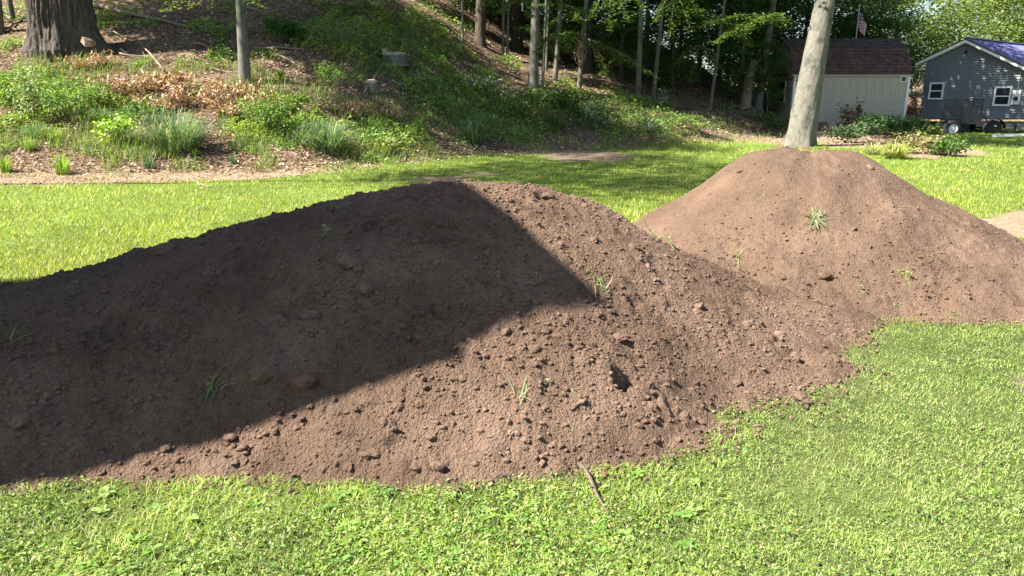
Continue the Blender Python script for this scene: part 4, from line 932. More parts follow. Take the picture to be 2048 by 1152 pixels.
for i_, (a_, b_, yy, lb_) in enumerate([((1040, -10), [(1000, 25), (1060, 35), (975, 10)], 26, 'leafy branch hanging left of the thick centre trunk'), ((1220, -15), [(1180, 35), (1260, 45), (1290, 15), (1220, 62)], 27, 'leafy branch hanging in front of the thick dark leaning trunk'),
      ((1350, -15), [(1310, 40), (1380, 60), (1400, 25), (1340, 75)], 29, 'leafy branch hanging above the thin leaning grey tree'), ((1110, 70), [(1075, 110), (1140, 100)], 26, 'small leafy branch low between the saplings'), ((1400, 90), [(1350, 130), (1440, 140), (1380, 165)], 33, 'low leafy branch among the far lit trunks'),
      ((1250, 110), [(1200, 150), (1290, 150)], 33, 'low leafy branch at the foot of the thick dark leaning trunk'), ((700, -20), [(650, 15), (740, 20), (690, 35)], 30, 'leafy branch at the top edge above the wide stump')]):
    spray('leafy_branch', P(a_[0], a_[1], yy), [P(u_, v_, yy - .8) for u_, v_ in b_], 520, [(.09, .15, .035), (.13, .20, .045), (.06, .11, .025)], lb_, .35, (.09, .17))
# dead hanging leaves
t = empty('dead_leaf_cluster', P(1160, 85, yb - .3), 'cluster of withered brown leaves hanging on the grey tree', 'dead leaves'); n = 330
p_ = R.normal(size=(n, 3)) * [.10, .10, .30] - [0, 0, .35]; Ls = R.uniform(.08, .16, n); v = leaves(p_[:, 0], p_[:, 1], p_[:, 2], Ls, Ls * .35, pal(n, [(.30, .22, .15), (.22, .15, .10), (.38, .28, .2)], .2), .1, 1.2)
link('withered_leaves', amesh('withered_leaves', v[0], v[1], M_dry, v[2]), t); MB().tube([(0, 0, .1), (0, 0, -.3), (.05, 0, -.75)], [.012, .01, .004], 5).obj('twig', M_stick, t)

# ------------------------------------------------------------------ stumps, logs, sticks
def stump(px, py, wpx, hpx, label, jag):
    b = G(px, py); dep = b.y * CP - (b.z - CH) * SP; r = wpx / 2 / FP * dep; H = hpx / FP * dep
    t = empty('tree_stump', b, label, 'tree stump', 'tree stumps on the slope'); n = 30; vs = []; prof = [(-.15, 1.3), (0, 1.2), (.2, 1.04), (.6, .97), (1, .95)]
    for z_, s in prof:
        for k in range(n):
            a = 6.283 * k / n; rr = r * s * (1 + .06 * math.sin(5 * a + 1) + .03 * math.sin(11 * a)); zz = H * z_
            if z_ == 1: zz += jag * H * .45 * max(0, math.cos(a - 2.9)) ** 10 + .20 * H * math.sin(a) + .02 * H * math.sin(7 * a)
            vs.append((rr * math.cos(a), rr * math.sin(a), zz))
    fs = [(i * n + k, i * n + (k + 1) % n, (i + 1) * n + (k + 1) % n, (i + 1) * n + k) for i in range(4) for k in range(n)]
    MB().add(vs, fs).obj('bark', M_grey, t, True)
    top = [(v[0] * .93, v[1] * .93, v[2] + .005) for v in vs[-n:]]; rim = [tuple(v) for v in vs[-n:]]
    MB().add(top + rim + [(0, 0, H * .97)], [(k, (k + 1) % n, 2 * n) for k in range(n)] + [(n + k, n + (k + 1) % n, (k + 1) % n, k) for k in range(n)]).obj('cut_face', M_cut, t)
stump(788, 130, 50, 22, 'wide jagged pale tree stump high on the slope', .8)
stump(743, 182, 27, 19, 'small round cut tree stump below the wide jagged one', .0)
def stick(a, b, r0, label, name='fallen_branch', mat=None, lift=.05, twigs=2, cat='branch', group='fallen branches on the slope'):
    A = G(*a); B = G(*b); t = empty(name, A, label, cat, group); n = 7; pts = []
    for i in range(n):
        u = i / (n - 1); p_ = A.lerp(B, u); p_.z = max(p_.z, float(zt(p_.x, p_.y))) + lift; p_ += Vector((0, 0, random.uniform(-.02, .03))); pts.append(p_ - A)
    dep = A.y; r = r0 / FP * dep / 2; m = MB().tube(pts, [r * (1 - .6 * i / (n - 1)) for i in range(n)], 7, True, .08); m.obj('limb', mat or M_dead, t, True)
    if twigs:
        m = MB()
        for k in range(twigs):
            i = random.randint(2, 5); e = pts[i] + Vector((random.uniform(-.3, .3), random.uniform(-.3, .3), random.uniform(.05, .25))); m.tube([pts[i], e], [r * .4, r * .15], 5)
        m.obj('twigs', mat or M_dead, t)
stick((172, 10), (385, 60), 9, 'long pale fallen branch lying right of the big oak')
stick((-10, 72), (45, 42), 9, 'grey fallen branch left of the big oak')
stick((330, 152), (272, 88), 5, 'pale stick leaning upslope above the dry brown leaves', lift=.15)
stick((390, 88), (440, 105), 5, 'short dark fallen branch in the shade left of the slim tree')
stick((525, 100), (615, 103), 5, 'thin fallen branch right of the slim grey tree')
stick((535, 108), (620, 145), 6, 'fallen branch slanting down below the thin one')
stick((600, 75), (655, 102), 5, 'crooked pale fallen branch beside the dark bush')
stick((495, 15), (550, 45), 4, 'thin fallen branch near the top of the slim tree')
stick((728, 195), (768, 135), 5, 'forked dead stick leaning against the small stump', lift=.12)
stick((790, 128), (800, 145), 4, 'short stick in front of the wide stump')
stick((240, 112), (300, 118), 4, 'dark thin stick at the foot of the oak')
stick((340, 208), (470, 200), 4, 'pale thin stick across the dry brown leaves', lift=.25)
stick((570, 350), (615, 355), 5, 'pale twig on the lawn edge left of the near pile', lift=.02)
stick((395, 370), (425, 378), 4, 'short pale twig on the sunlit lawn', lift=.02, twigs=0)
stick((305, 330), (320, 295), 3, 'thin bent twig between the tufts', lift=.03, twigs=0)
stick((860, 45), (900, 60), 6, 'dark fallen branch on the shaded slope', mat=M_dark)
for i_, (a_, b_) in enumerate([((560, 190), (600, 205)), ((640, 180), (690, 172)), ((215, 60), (260, 85)), ((300, 30), (360, 25)), ((640, 225), (600, 240)), ((830, 215), (870, 205)), ((690, 90), (730, 105)), ((1230, 170), (1290, 182)), ((1380, 225), (1450, 240)), ((1400, 250), (1470, 262)), ((60, 150), (110, 165)), ((420, 140), (470, 150))]):
    stick(a_, b_, random.uniform(2.5, 4.5), 'thin dead stick lying in the leaf litter', lift=.04, twigs=1, group='thin dead sticks in the leaf litter')
stick((1480, 222), (1505, 220), 6, 'pale sawn log end beside the leaning grey tree', lift=.12, twigs=0)
# stick at the front edge of the near pile
A = Vector(flat(1170, 942, .05)); B = Vector(flat(1215, 1026, .03))
t = empty('stick', A, 'short brown stick poking out of the front of the near pile onto the grass', 'stick')
pts = [Vector((-.02, .06, .0))] + [A.lerp(B, u) - A + Vector((.006 * math.sin(u * 7), 0, .006 * math.cos(u * 9))) for u in (0, .2, .42, .6, .8, 1)]
MB().tube(pts, [.008, .0095, .009, .008, .007, .0055, .0025], 9, True, .1).obj('stem', M_stick, t, True)
m = MB(); m.tube([pts[3], pts[3] + Vector((-.02, -.01, .02))], [.006, .003], 6); m.tube([pts[1] + Vector((-.012, 0, .008)), pts[1] + Vector((.012, 0, .010)), pts[1] + Vector((.02, 0, .004))], [.005, .006, .003], 6); m.obj('knot', M_stick, t, True)

# ------------------------------------------------------------------ plant bits on the piles
def bits(name, px, py, strands, cols, label, size, cat='weed', group='plant bits lying on the dirt piles', lv=0, wd=.005, rise=.06):
    h = pile_hit(px, py); b = Vector((h[0], h[1], float(topz(np.float64(h[0]), np.float64(h[1]))))); V_, F_, C_ = [], [], []
    for k in range(strands):
        th = random.uniform(0, 6.28); L = size * random.uniform(.45, 1.1); o = Vector((random.gauss(0, size * .12), random.gauss(0, size * .12), 0)); prev = None; c = random.choice(cols); wv = wd * random.uniform(.6, 1.3)
        d = Vector((math.cos(th), math.sin(th), 0)); s = Vector((-d.y, d.x, 0)); curl = random.uniform(-1.2, 1.2)
        for i in range(6):
            u = i / 5; q = o + (d * u + s * curl * u * u * .4) * L; zz = float(topz(np.float64(b.x + q.x), np.float64(b.y + q.y))) - b.z
            q = Vector((q.x, q.y, zz + .006 + rise * L * math.sin(u * 2.6) * random.uniform(.7, 1.1))); ww = wv / 2 * (1 - u ** 2 * .9)
            V_ += [q - s * ww, q + s * ww + Vector((0, 0, ww * .5))]; C_ += [c, c]
            if i: n0 = len(V_) - 4; F_ += [(n0, n0 + 1, n0 + 3), (n0, n0 + 3, n0 + 2)]
    t = empty(name, b, label, cat, group)
    link('blades', amesh('blades', np.array([tuple(v) for v in V_]), np.array(F_), M_grass, np.array(C_)), t)
    if lv:
        W_ = []
        for k in range(lv):
            L = size * random.uniform(.2, .4); W_.append(round_leaf(random.gauss(0, size * .2), random.gauss(0, size * .2), .02 + random.random() * size * .3, random.uniform(0, 6.28), L, L * .5, random.uniform(0, .6), random.choice(cols)))
        o = leafset('leaves', W_, M_grass, None); o.parent = t
GRN = [(.12, .24, .06), (.17, .28, .08), (.28, .33, .14)]; PALE = [(.32, .33, .20), (.24, .28, .15), (.19, .25, .11)]
bits('uprooted_weed', 425, 765, 16, GRN, 'green uprooted grass plant on the shaded lower slope', .13, lv=3)
bits('dry_grass_clump', 1630, 443, 70, [(.26, .27, .16), (.18, .21, .11), (.13, .17, .08)], 'pale clump of dried grass on the front of the taller pile', .14, wd=.008, rise=.3)
bits('cut_grass_stalks', 1042, 792, 7, PALE, 'pale cut grass stalks on the sunlit slope left of the burrow', .14, rise=.12, wd=.007)
bits('uprooted_weed', 648, 462, 7, GRN, 'wilted weed with a long stem high on the shaded slope', .15, lv=3)
bits('uprooted_weed', 670, 410, 7, [(.06, .17, .06), (.09, .22, .07)], 'dark green weed near the crest of the shaded slope', .11, lv=6)
bits('uprooted_weed', 20, 672, 7, GRN, 'thin green sprig on the shaded slope at the left edge', .12)
bits('grass_strands', 1190, 558, 9, GRN, 'green grass strands right at the shadow tip', .17, rise=.2)
bits('grass_strands', 1212, 578, 6, PALE, 'pale grass strands just right of the shadow tip', .13, rise=.2)
bits('uprooted_weed', 1310, 474, 8, PALE, 'pale grass tuft on the ridge between the piles', .14, wd=.009, rise=.5)
bits('uprooted_weed', 1340, 492, 6, PALE + GRN, 'second pale tuft on the ridge between the piles, lower right', .11, lv=3)
bits('uprooted_weed', 1475, 512, 7, PALE + GRN, 'light green sprig in the valley between the piles', .12, lv=3)
bits('uprooted_weed', 1722, 590, 6, PALE, 'pale flower-like tuft at the upper end of the scar', .09, lv=5)
bits('uprooted_weed', 1808, 556, 7, [(.22, .28, .09), (.18, .24, .07)], 'yellow-green sprig on the right side of the taller pile', .15, lv=5, rise=.1)
bits('uprooted_weed', 1790, 616, 4, GRN, 'tiny green leaf tuft near the foot of the taller pile', .06, lv=4)
bits('uprooted_weed', 1902, 632, 4, GRN, 'tiny green tuft at the foot of the taller pile, right', .06, lv=4)
bits('uprooted_weed', 1095, 770, 3, PALE, 'small pale green leaf beside the cut stalks', .05, lv=5)
bits('uprooted_weed', 1198, 702, 3, PALE, 'small pale leaf above the burrow hump', .05, lv=3)
bits('uprooted_weed', 985, 380, 4, PALE, 'pale sprig on the crest by the shadow edge', .07, lv=2)
bits('uprooted_weed', 1130, 466, 4, GRN, 'small green sprig high on the sunlit slope', .06, lv=3)
bits('uprooted_weed', 1075, 556, 4, GRN, 'tiny green sprig inside the shadow tip', .06, lv=3)
bits('uprooted_weed', 1885, 527, 3, GRN, 'tiny bright leaf on the upper right of the taller pile', .05, lv=2)
bits('uprooted_weed', 1525, 396, 3, PALE, 'tiny pale leaf high on the left of the taller pile', .05, lv=3)
bits('uprooted_weed', 1490, 342, 3, PALE, 'tiny pale leaf on the left shoulder of the taller pile', .05, lv=3)
bits('grass_strands', 1155, 838, 2, PALE, 'single thin pale straw below the burrow', .10, wd=.003, rise=.05)
bits('grass_strands', 1145, 778, 2, PALE, 'single short straw left of the burrow', .07, wd=.004, rise=.05)

# ------------------------------------------------------------------ shed
def grooves(name, c, groove, sc, axis_='X', rough=.7, var=.1):
    m, t, b, o = newmat(name); v = posn(t, True); n = noise_node(t, v, 3, 5)
    lo = tuple(x * (1 - var) for x in c); hi = tuple(min(1, x * (1 + var)) for x in c)
    cc = mixc(t, .35, ramp(t, n, [(.3, lo), (.7, hi)]), ramp(t, noise_node(t, posn(t, True, (8, 8, .6)), 1.5, 5), [(.3, (.8, .8, .78)), (.7, (1.15, 1.15, 1.15))]), 'MULTIPLY')
    t.links.new(cc, b.inputs['Base Color']); b.inputs['Roughness'].default_value = rough; b.inputs['Specular IOR Level'].default_value = .25; return m
M_tan = grooves('tan_painted_plywood', (.40, .36, .285), 0, 1); M_tan_dark = M_tan
M_white = simple('white_trim_paint', (.74, .76, .76), .5, var=.05)
M_shingle = simple('brown_shingle', (.092, .060, .052), .95, var=.45, scale=5, spec=.1)
M_glass, t_, b_, o_ = newmat('window_glass'); b_.inputs['Base Color'].default_value = (.02, .025, .03, 1); b_.inputs['Roughness'].default_value = .05; b_.inputs['Specular IOR Level'].default_value = .6
M_black = simple('black_painted_steel', (.018, .018, .02), .5, var=.2)
M_rubber = simple('tyre_rubber', (.02, .02, .021), .9, var=.2)
M_alu = simple('white_wheel_paint', (.62, .64, .66), .4, var=.06)
M_blue = simple('dark_blue_plastic', (.02, .04, .10), .5, var=.15)
M_wood = simple('deck_timber', (.40, .28, .15), .8, var=.3, scale=10, sc=(1, 8, 8))
sl = P(1587, 150, 35); sr = P(1823, 151, 34.6); zb = .30; x0, x1, yf, yb_ = sl.x, sr.x, 34.8, 38.4; ze = (sl.z + sr.z) / 2
base = Vector(((x0 + x1) / 2, yf, zb))
shed = empty('garden_shed', base, 'tan garden shed with a brown gambrel roof behind the beech trunk', 'shed')
def L_(p): return Vector(p) - base
def wobj(m, name, mat, par, **k):                   # parts written in world coordinates
    m.v = [tuple(Vector(v) - par.location) for v in m.v]; return m.obj(name, mat, par, **k)
zk = 3.65; zr = 4.12; yk0, yk1, yr = yf + .75, yb_ - .75, (yf + yb_) / 2
npan = 14; pw = (x1 - x0) / npan
sm_ = None
for i in range(npan):                               # front panels between the grooves
    if sm_ is None:
        sm_ = MB().box((0, 0, (ze - zb) / 2), (pw - .005, .05, ze - zb)).mesh('wall_board', M_tan)
    link('wall_board', sm_, shed, loc=L_((x0 + pw * (i + .5), yf, zb)))
m = MB().box(((x0 + x1) / 2, yf - .002, (ze + zb) / 2), (x1 - x0 - .06, .03, ze - zb)); wobj(m, 'backing_wall', M_tan, shed)
for xx in (x0 + .03, x1 - .03):
    m = MB(); prof = [(yf + .06, zb), (yb_, zb), (yb_, ze), (yk1, zk), (yr, zr), (yk0, zk), (yf + .06, ze)]
    q = [Vector((xx - .02, a, b)) for a, b in prof] + [Vector((xx + .02, a, b)) for a, b in prof]; k = len(prof)
    m.add(q, [tuple(range(k)), tuple(range(2 * k - 1, k - 1, -1))] + [(i, (i + 1) % k, (i + 1) % k + k, i + k) for i in range(k)])
    wobj(m, 'end_wall', M_tan, shed)
wobj(MB().box(((x0 + x1) / 2, yb_, (ze + zb) / 2), (x1 - x0 - .1, .04, ze - zb)), 'back_wall', M_tan, shed)
for xx in (x0, x1): wobj(MB().box((xx, yf - .01, (ze + zb) / 2 - .01), (.11, .09, ze - zb - .04)), 'corner_trim', M_white, shed)
wobj(MB().box(((x0 + x1) / 2, yf - .09, ze + .01), (x1 - x0 + .3, .03, .10)), 'eave_fascia', simple('beige_fascia', (.42, .38, .30), .6), shed)
roof = wobj(MB().slab([(x0 - .13, yf - .08, ze + .02), (x1 + .13, yf - .08, ze + .02), (x1 + .13, yk0, zk), (x0 - .13, yk0, zk)], (0, -.6, .3), .04)
            .slab([(x0 - .13, yk0, zk), (x1 + .13, yk0, zk), (x1 + .13, yr, zr), (x0 - .13, yr, zr)], (0, -.2, .9), .04)
            .slab([(x0 - .13, yr, zr), (x1 + .13, yr, zr), (x1 + .13, yk1, zk), (x0 - .13, yk1, zk)], (0, .2, .9), .04)
            .slab([(x0 - .13, yk1, zk), (x1 + .13, yk1, zk), (x1 + .13, yb_ + .08, ze + .02), (x0 - .13, yb_ + .08, ze + .02)], (0, .6, .3), .04), 'roof', M_shingle, shed)
# shingle courses, uneven tabs, joined (each tab is only a few pixels)
m = MB()
def courses(A, B_, C_, n):                          # A left-low, B right-low, C left-high
    A, B_, C_ = Vector(A), Vector(B_), Vector(C_); u = (B_ - A); v = (C_ - A); nn = u.cross(v).normalized()
    if nn.z < 0: nn = -nn
    for r_ in range(n):
        a0 = A + v * (r_ / n); x = 0; tot = u.length
        while x < tot:
            wd = random.uniform(.22, .34); x2 = min(tot, x + wd - .012); q0 = a0 + u * (x / tot) + nn * .048; q1 = a0 + u * (x2 / tot) + nn * .048
            dv = v / n * .97; lift = nn * random.uniform(.010, .018)
            m.hexa([q0, q1, q1 + dv - nn * .004, q0 + dv - nn * .004, q0 + lift, q1 + lift, q1 + dv, q0 + dv]); x += wd
courses((x0 - .13, yf - .09, ze), (x1 + .13, yf - .09, ze), (x0 - .13, yk0, zk), 8)
courses((x0 - .13, yk0, zk), (x1 + .13, yk0, zk), (x0 - .13, yr, zr), 6)
m.v = [tuple(Vector(v) - base) for v in m.v]
o = m.obj('shingles', M_shingle, shed); o['kind'] = 'stuff'
# small vent at the right end
vx = x1 - .26; v_ = wobj(MB().box((vx, yf - .05, ze - .16), (.28, .05, .28)), 'vent_frame', M_white, shed)
wobj2 = MB().box((0, 0, 0), (.18, .02, .18)); wobj2.v = [tuple(Vector(v) + Vector((vx, yf - .085, ze - .16)) - base) for v in wobj2.v]; wobj2.obj('vent_opening', simple('dark_opening', (.05, .07, .05), .8), shed)  # solid plate, its dark colour stands for the shade inside the vent
# end window
wf = MB().box((x0 - .01, 36.2, 1.75), (.05, .75, 1.0)); wobj(wf, 'window_frame', M_white, shed); wobj(MB().box((x0 - .04, 36.2, 1.75), (.02, .62, .86)), 'window_pane', M_glass, shed)
wobj(MB().box((x0 - .05, 36.2, 1.75), (.02, .63, .04)), 'window_bar', M_white, shed)
for i in range(5):
    wobj(MB().box((x0 + .35 + i * (x1 - x0 - .7) / 4, yf + .12, zb - .12), (.38, .2, .26)), 'foundation_block', simple('concrete', (.35, .34, .32), .9, bumps=.01), shed)
wobj(MB().box((x0 - .5, yf + 1.5, zb - .02), (1.0, .1, .05)), 'sill_board', M_white, shed)

t = empty('plank_pile', G(1540, 250), 'weathered boards lying on the ground left of the beech trunk', 'boards')
for k in range(3): MB().bar((-.7 + .1 * k, -.1 + .16 * k, .04 + .01 * k), (.8 + .05 * k, .05 + .14 * k, .05 + .01 * k), .13, .035).obj('board', M_dead, t)
gb = G(1662, 262); t = empty('bucket', gb, 'grey bucket standing by the shed wall right of the beech trunk', 'bucket')
MB().lathe([(.0, .01), (.13, .01), (.17, .34), (.18, .35), (.165, .34), (.12, .03), (0, .03)], 18).obj('body', simple('grey_plastic', (.30, .31, .33), .5), t, True)
MB().tube([(.17 * math.cos(a), .02, .33 + .14 * math.sin(a)) for a in [i * math.pi / 8 for i in range(9)]], .006, 6).obj('handle', M_black, t)
for i_, (a_, b_, r_) in enumerate([(1585, 297, .16), (1612, 298, .22), (1648, 297, .13), (1560, 292, .12)]):
    o = link('stone', clod_me[i_], None, loc=G(a_, b_), label=['small grey stone at the left foot of the beech', 'flat pale stone in front of the beech trunk', 'small stone right of the beech foot', 'smallest stone left of the beech'][i_], category='stone', group='stones at the foot of the beech'); o.scale = (r_, r_, r_ * .6)
T('leafy_sapling', 0, 0, .04, 0, 0, .03, 'leafy sapling partly hiding the left end wall of the shed', H=3.4, crown='low', cs=.36, cz=.12, mat=M_grey, pos=(x0 - .95, 35.3, float(zt(x0 - .95, 35.3))), group='trees around the shed and house')
# ------------------------------------------------------------------ house
pk = P(1937, 80, 36); th = math.radians(50); wd_ = Vector((math.cos(th), -math.sin(th), 0)); ni = Vector((math.sin(th), math.cos(th), 0)); hz = Vector((pk.x, pk.y, .0))
house = empty('house', hz, 'grey-blue sided house with white trim and a blue metal roof at the right edge', 'house')
LW_, RW = 1.9, 4.4; zl = pk.z - .47 * LW_ - .02; zrr = pk.z - .5 * RW; DEP = 9
def hp(u, d, z): return hz + wd_ * u + ni * d + Vector((0, 0, z))
M_siding = grooves('grey_blue_vinyl', (.185, .21, .235), 0, 1, var=.06, rough=.5)
# core wall behind the courses
def prism(m, prof, d0, d1):
    k = len(prof); q = [hp(u, d0, z) for u, z in prof] + [hp(u, d1, z) for u, z in prof]
    m.add(q, [tuple(range(k)), tuple(range(2 * k - 1, k - 1, -1))] + [(i, (i + 1) % k, (i + 1) % k + k, i + k) for i in range(k)]); return m
pt = pk.z - .16
wobj(prism(MB(), [(-LW_ + .2, 0), (RW - .35, 0), (RW - .35, pt - .5 * (RW - .35)), (0, pt), (-LW_ + .2, pt - .47 * (LW_ - .2))], .02, DEP), 'wall', M_siding, house)
m = MB(); z = .32; cs = .105
wins = [(-1.55, -1.05)]
while z < pt - .1:
    z2 = z + cs; zm = z + cs / 2
    ul = max(-LW_ + .2, -(pt - zm) / .47); ur = min(RW - .35, (pt - zm) / .5)
    if ur - ul > .1: m.hexa([hp(ul, -.055, z), hp(ur, -.055, z), hp(ur, .02, z), hp(ul, .02, z), hp(ul, .012, z2 - .006), hp(ur, .012, z2 - .006), hp(ur, .02, z2 - .004), hp(ul, .02, z2 - .004)])
    z = z2
o = wobj(m, 'siding_courses', M_siding, house); o['kind'] = 'stuff'
wobj(MB().hexa([hp(-LW_ + .22, -.008, -.1), hp(RW - .37, -.008, -.1), hp(RW - .37, .03, -.1), hp(-LW_ + .22, .03, -.1), hp(-LW_ + .22, -.008, .31), hp(RW - .37, -.008, .31), hp(RW - .37, .03, .31), hp(-LW_ + .22, .03, .31)]), 'foundation', simple('concrete_block', (.30, .30, .29), .9), house)
M_roofm = simple('blue_metal_roofing', (.12, .125, .28), .5, .0, var=.06, spec=.5)  # blue roof, base colour brightened to carry the glint of the sky
for s_, Wd, sl_ in ((-1, LW_ + .15, .47), (1, RW + .1, .5)):
    a0, a1, a2, a3 = hp(0, -.35, pk.z + .02), hp(s_ * Wd, -.35, pk.z + .02 - sl_ * Wd), hp(s_ * Wd, DEP, pk.z + .02 - sl_ * Wd), hp(0, DEP, pk.z + .02)
    n_ = (a1 - a0).cross(a3 - a0).normalized(); n_ = n_ if n_.z > 0 else -n_
    q = [a0, a1, a2, a3] if s_ < 0 else [a0, a3, a2, a1]
    rf = wobj(MB().slab([a0, a1, a2, a3], n_, .04), 'roof', M_roofm, house)
    if s_ > 0:
        for k in range(31):
            d = -.30 + k * .30; c0 = hp(0, d, pk.z + .075); c1 = hp(Wd, d, pk.z + .075 - sl_ * Wd)
            wobj(MB().bar(c0, c1, .045, .03), 'roof_rib', M_roofm, house)
    # rake fascia (white) with dark edge trim above and soffit below
    f0, f1 = hp(0, -.37, pk.z - .10), hp(s_ * Wd, -.37, pk.z - .10 - sl_ * Wd)
    wobj(MB().hexa([f0, f1, f1 + ni * .03, f0 + ni * .03] + [p + Vector((0, 0, .10)) for p in (f0, f1, f1 + ni * .03, f0 + ni * .03)]), 'rake_fascia', M_white, house)
    wobj(MB().hexa([p + Vector((0, 0, .10)) - ni * .02 for p in (f0, f1, f1 + ni * .05, f0 + ni * .05)] + [p + Vector((0, 0, .155)) - ni * .02 for p in (f0, f1, f1 + ni * .05, f0 + ni * .05)]), 'rake_trim', simple('dark_trim', (.06, .03, .04), .4), house)
    wobj(MB().hexa([p - Vector((0, 0, .02)) for p in (f0, f1, f1 + ni * .36, f0 + ni * .36)] + [p + Vector((0, 0, .0)) for p in (f0, f1, f1 + ni * .36, f0 + ni * .36)]), 'soffit', M_white, house)
wobj(MB().bar(hp(0, -.36, pk.z + .10), hp(0, DEP, pk.z + .10), .22, .03), 'ridge_cap', M_roofm, house)
def on_wall(px, py):                               # photograph ray to gable wall plane
    a, dy, dz = rays(px, py); d = Vector((float(a), float(dy), float(dz))); o = Vector((0, 0, CH)); t = (hz - o).dot(ni) / d.dot(ni); q = o + d * t - hz
    return q.dot(wd_), q.z
def house_window(pa, pb, pc, pd):
    u0, z1 = on_wall(pa, pb); u1, z0 = on_wall(pc, pd); uc = (u0 + u1) / 2; zc = (z0 + z1) / 2; w_, h_ = u1 - u0, z1 - z0
    f = MB()
    for a, b, c, d in ((u0, z0, u0 + .07, z1), (u1 - .06, z0, u1, z1), (u0 + .07, z0, u1 - .06, z0 + .07), (u0 + .07, z1 - .07, u1 - .06, z1)):
        f.hexa([hp(a, -.13, b), hp(c, -.13, b), hp(c, .0, b), hp(a, .0, b), hp(a, -.13, d), hp(c, -.13, d), hp(c, .0, d), hp(a, .0, d)])
    fr = wobj(f, 'window', M_white, house)
    def sub(name, mat, *b): m = MB().hexa(b); m.v = [tuple(Vector(v) - hz) for v in m.v]; m.obj(name, mat, fr)
    sub('sash_bar', M_white, hp(u0 + .07, -.11, zc - .025), hp(u1 - .06, -.11, zc - .025), hp(u1 - .06, -.075, zc - .025), hp(u0 + .07, -.075, zc - .025), hp(u0 + .07, -.11, zc + .025), hp(u1 - .06, -.11, zc + .025), hp(u1 - .06, -.075, zc + .025), hp(u0 + .07, -.075, zc + .025))
    for a, b in ((z0 + .07, zc - .025), (zc + .025, z1 - .07)):
        sub('pane', M_glass, hp(u0 + .07, -.085, a), hp(u1 - .06, -.085, a), hp(u1 - .06, -.075, a), hp(u0 + .07, -.075, a), hp(u0 + .07, -.085, b), hp(u1 - .06, -.085, b), hp(u1 - .06, -.075, b), hp(u0 + .07, -.075, b))
house_window(1862, 165, 1886, 199); house_window(1992, 173, 2020, 212)
u, z = on_wall(2034, 195)
wobj(MB().hexa([hp(u - .16, -.17, z - .3), hp(u + .16, -.14, z - .3), hp(u + .16, -.02, z - .3), hp(u - .16, -.02, z - .3), hp(u - .16, -.14, z + .3), hp(u + .16, -.14, z + .3), hp(u + .16, -.02, z + .3), hp(u - .16, -.02, z + .3)]), 'meter_box', simple('light_grey_metal', (.55, .55, .56), .4), house)
m = MB().lathe([(.0, .05), (.09, .05), (.1, 0), (.1, -.02)], 16, Matrix.Translation(hp(u, -.14, z - .05)) @ (-ni).to_track_quat('Z', 'Y').to_matrix().to_4x4()); wobj(m, 'meter_dial', M_black, house)
wobj(MB().tube([hp(u, -.08, z + .3), hp(u, -.08, min(z + 1.1, pt - .5 * u - .05))], .022, 8), 'conduit', simple('grey_conduit', (.4, .4, .4), .5), house)
wobj(MB().tube([hp(.02, -.02, pk.z - .5), hp(.02, -.12, pk.z - .5), hp(.02, -.16, pk.z - .56)], [.05, .04, .07], 10), 'gable_lamp', M_black, house)

# ------------------------------------------------------------------ trailer
tb = P(1900, 272, 30.6); tb.z = 0.0
tr = empty('utility_trailer', tb, 'black flatbed utility trailer with a mesh side gate, parked before the house', 'trailer')
tx0 = P(1862, 240, 31).x; tx1 = tx0 + 6.0; ty0, ty1 = 30.4, 32.0; dz_ = .60
m = MB()
for yy in (ty0, ty1): m.box(((tx0 + tx1) / 2, yy, dz_ - .05), (tx1 - tx0, .06, .10))
for k in range(8): m.box((tx0 + .1 + k * .82, (ty0 + ty1) / 2, dz_ - .06), (.05, ty1 - ty0 - .06, .06))
m.bar((tx1, ty0, dz_ - .05), (tx1 + 1.3, (ty0 + ty1) / 2, dz_ - .1), .07); m.bar((tx1, ty1, dz_ - .05), (tx1 + 1.3, (ty0 + ty1) / 2, dz_ - .1), .07)
wobj(m, 'frame', M_black, tr)
for k in range(9): wobj(MB().box(((tx0 + tx1) / 2, ty0 + .12 + k * .17, dz_ + .015), (tx1 - tx0, .16, .035)), 'deck_board', M_wood, tr)
gx0, gx1 = tx0 + .05, tx0 + 1.62; m = MB()
for a, b in (((gx0, dz_), (gx0, dz_ + .88)), ((gx1, dz_), (gx1, dz_ + .88)), ((gx0, dz_ + .88), (gx1, dz_ + .88)), ((gx0, dz_ + .06), (gx1, dz_ + .06)), ((gx0 + .78, dz_), (gx0 + .78, dz_ + .88)), ((gx0 + 1.2, dz_), (gx0 + 1.2, dz_ + .88))):
    m.bar((a[0], ty0 - .02, a[1]), (b[0], ty0 - .02, b[1]), .04)
m.bar((gx1 + .02, ty0 - .02, dz_ + .3), (gx1 + .3, ty0 - .02, dz_), .04); m.bar((gx0 - .02, ty0 - .02, dz_ + .3), (gx0 + .22, ty0 - .06, dz_), .03)
gate = wobj(m, 'mesh_gate', M_black, tr)
m = MB()
for k in range(50): m.bar((gx0 + k * (gx1 - gx0) / 50, ty0 - .02, dz_ + .06), (gx0 + k * (gx1 - gx0) / 50, ty0 - .02, dz_ + .88), .008)
for k in range(26): m.bar((gx0, ty0 - .025, dz_ + .06 + k * .033), (gx1, ty0 - .025, dz_ + .06 + k * .033), .008)
m.v = [tuple(Vector(v) - tb) for v in m.v]; o = m.obj('wire_mesh', M_black, gate); o['kind'] = 'stuff'
for k in range(5):                                  # stake pockets below the rail
    wobj(MB().box((tx0 + 2.3 + k * .75, ty0 - .02, dz_ - .22), (.07, .05, .34)), 'stake', M_black, tr)
wobj(MB().box((tx0 + 3.9, ty0 - .02, dz_ - .38), (3.5, .05, .06)), 'lower_rail', M_black, tr)
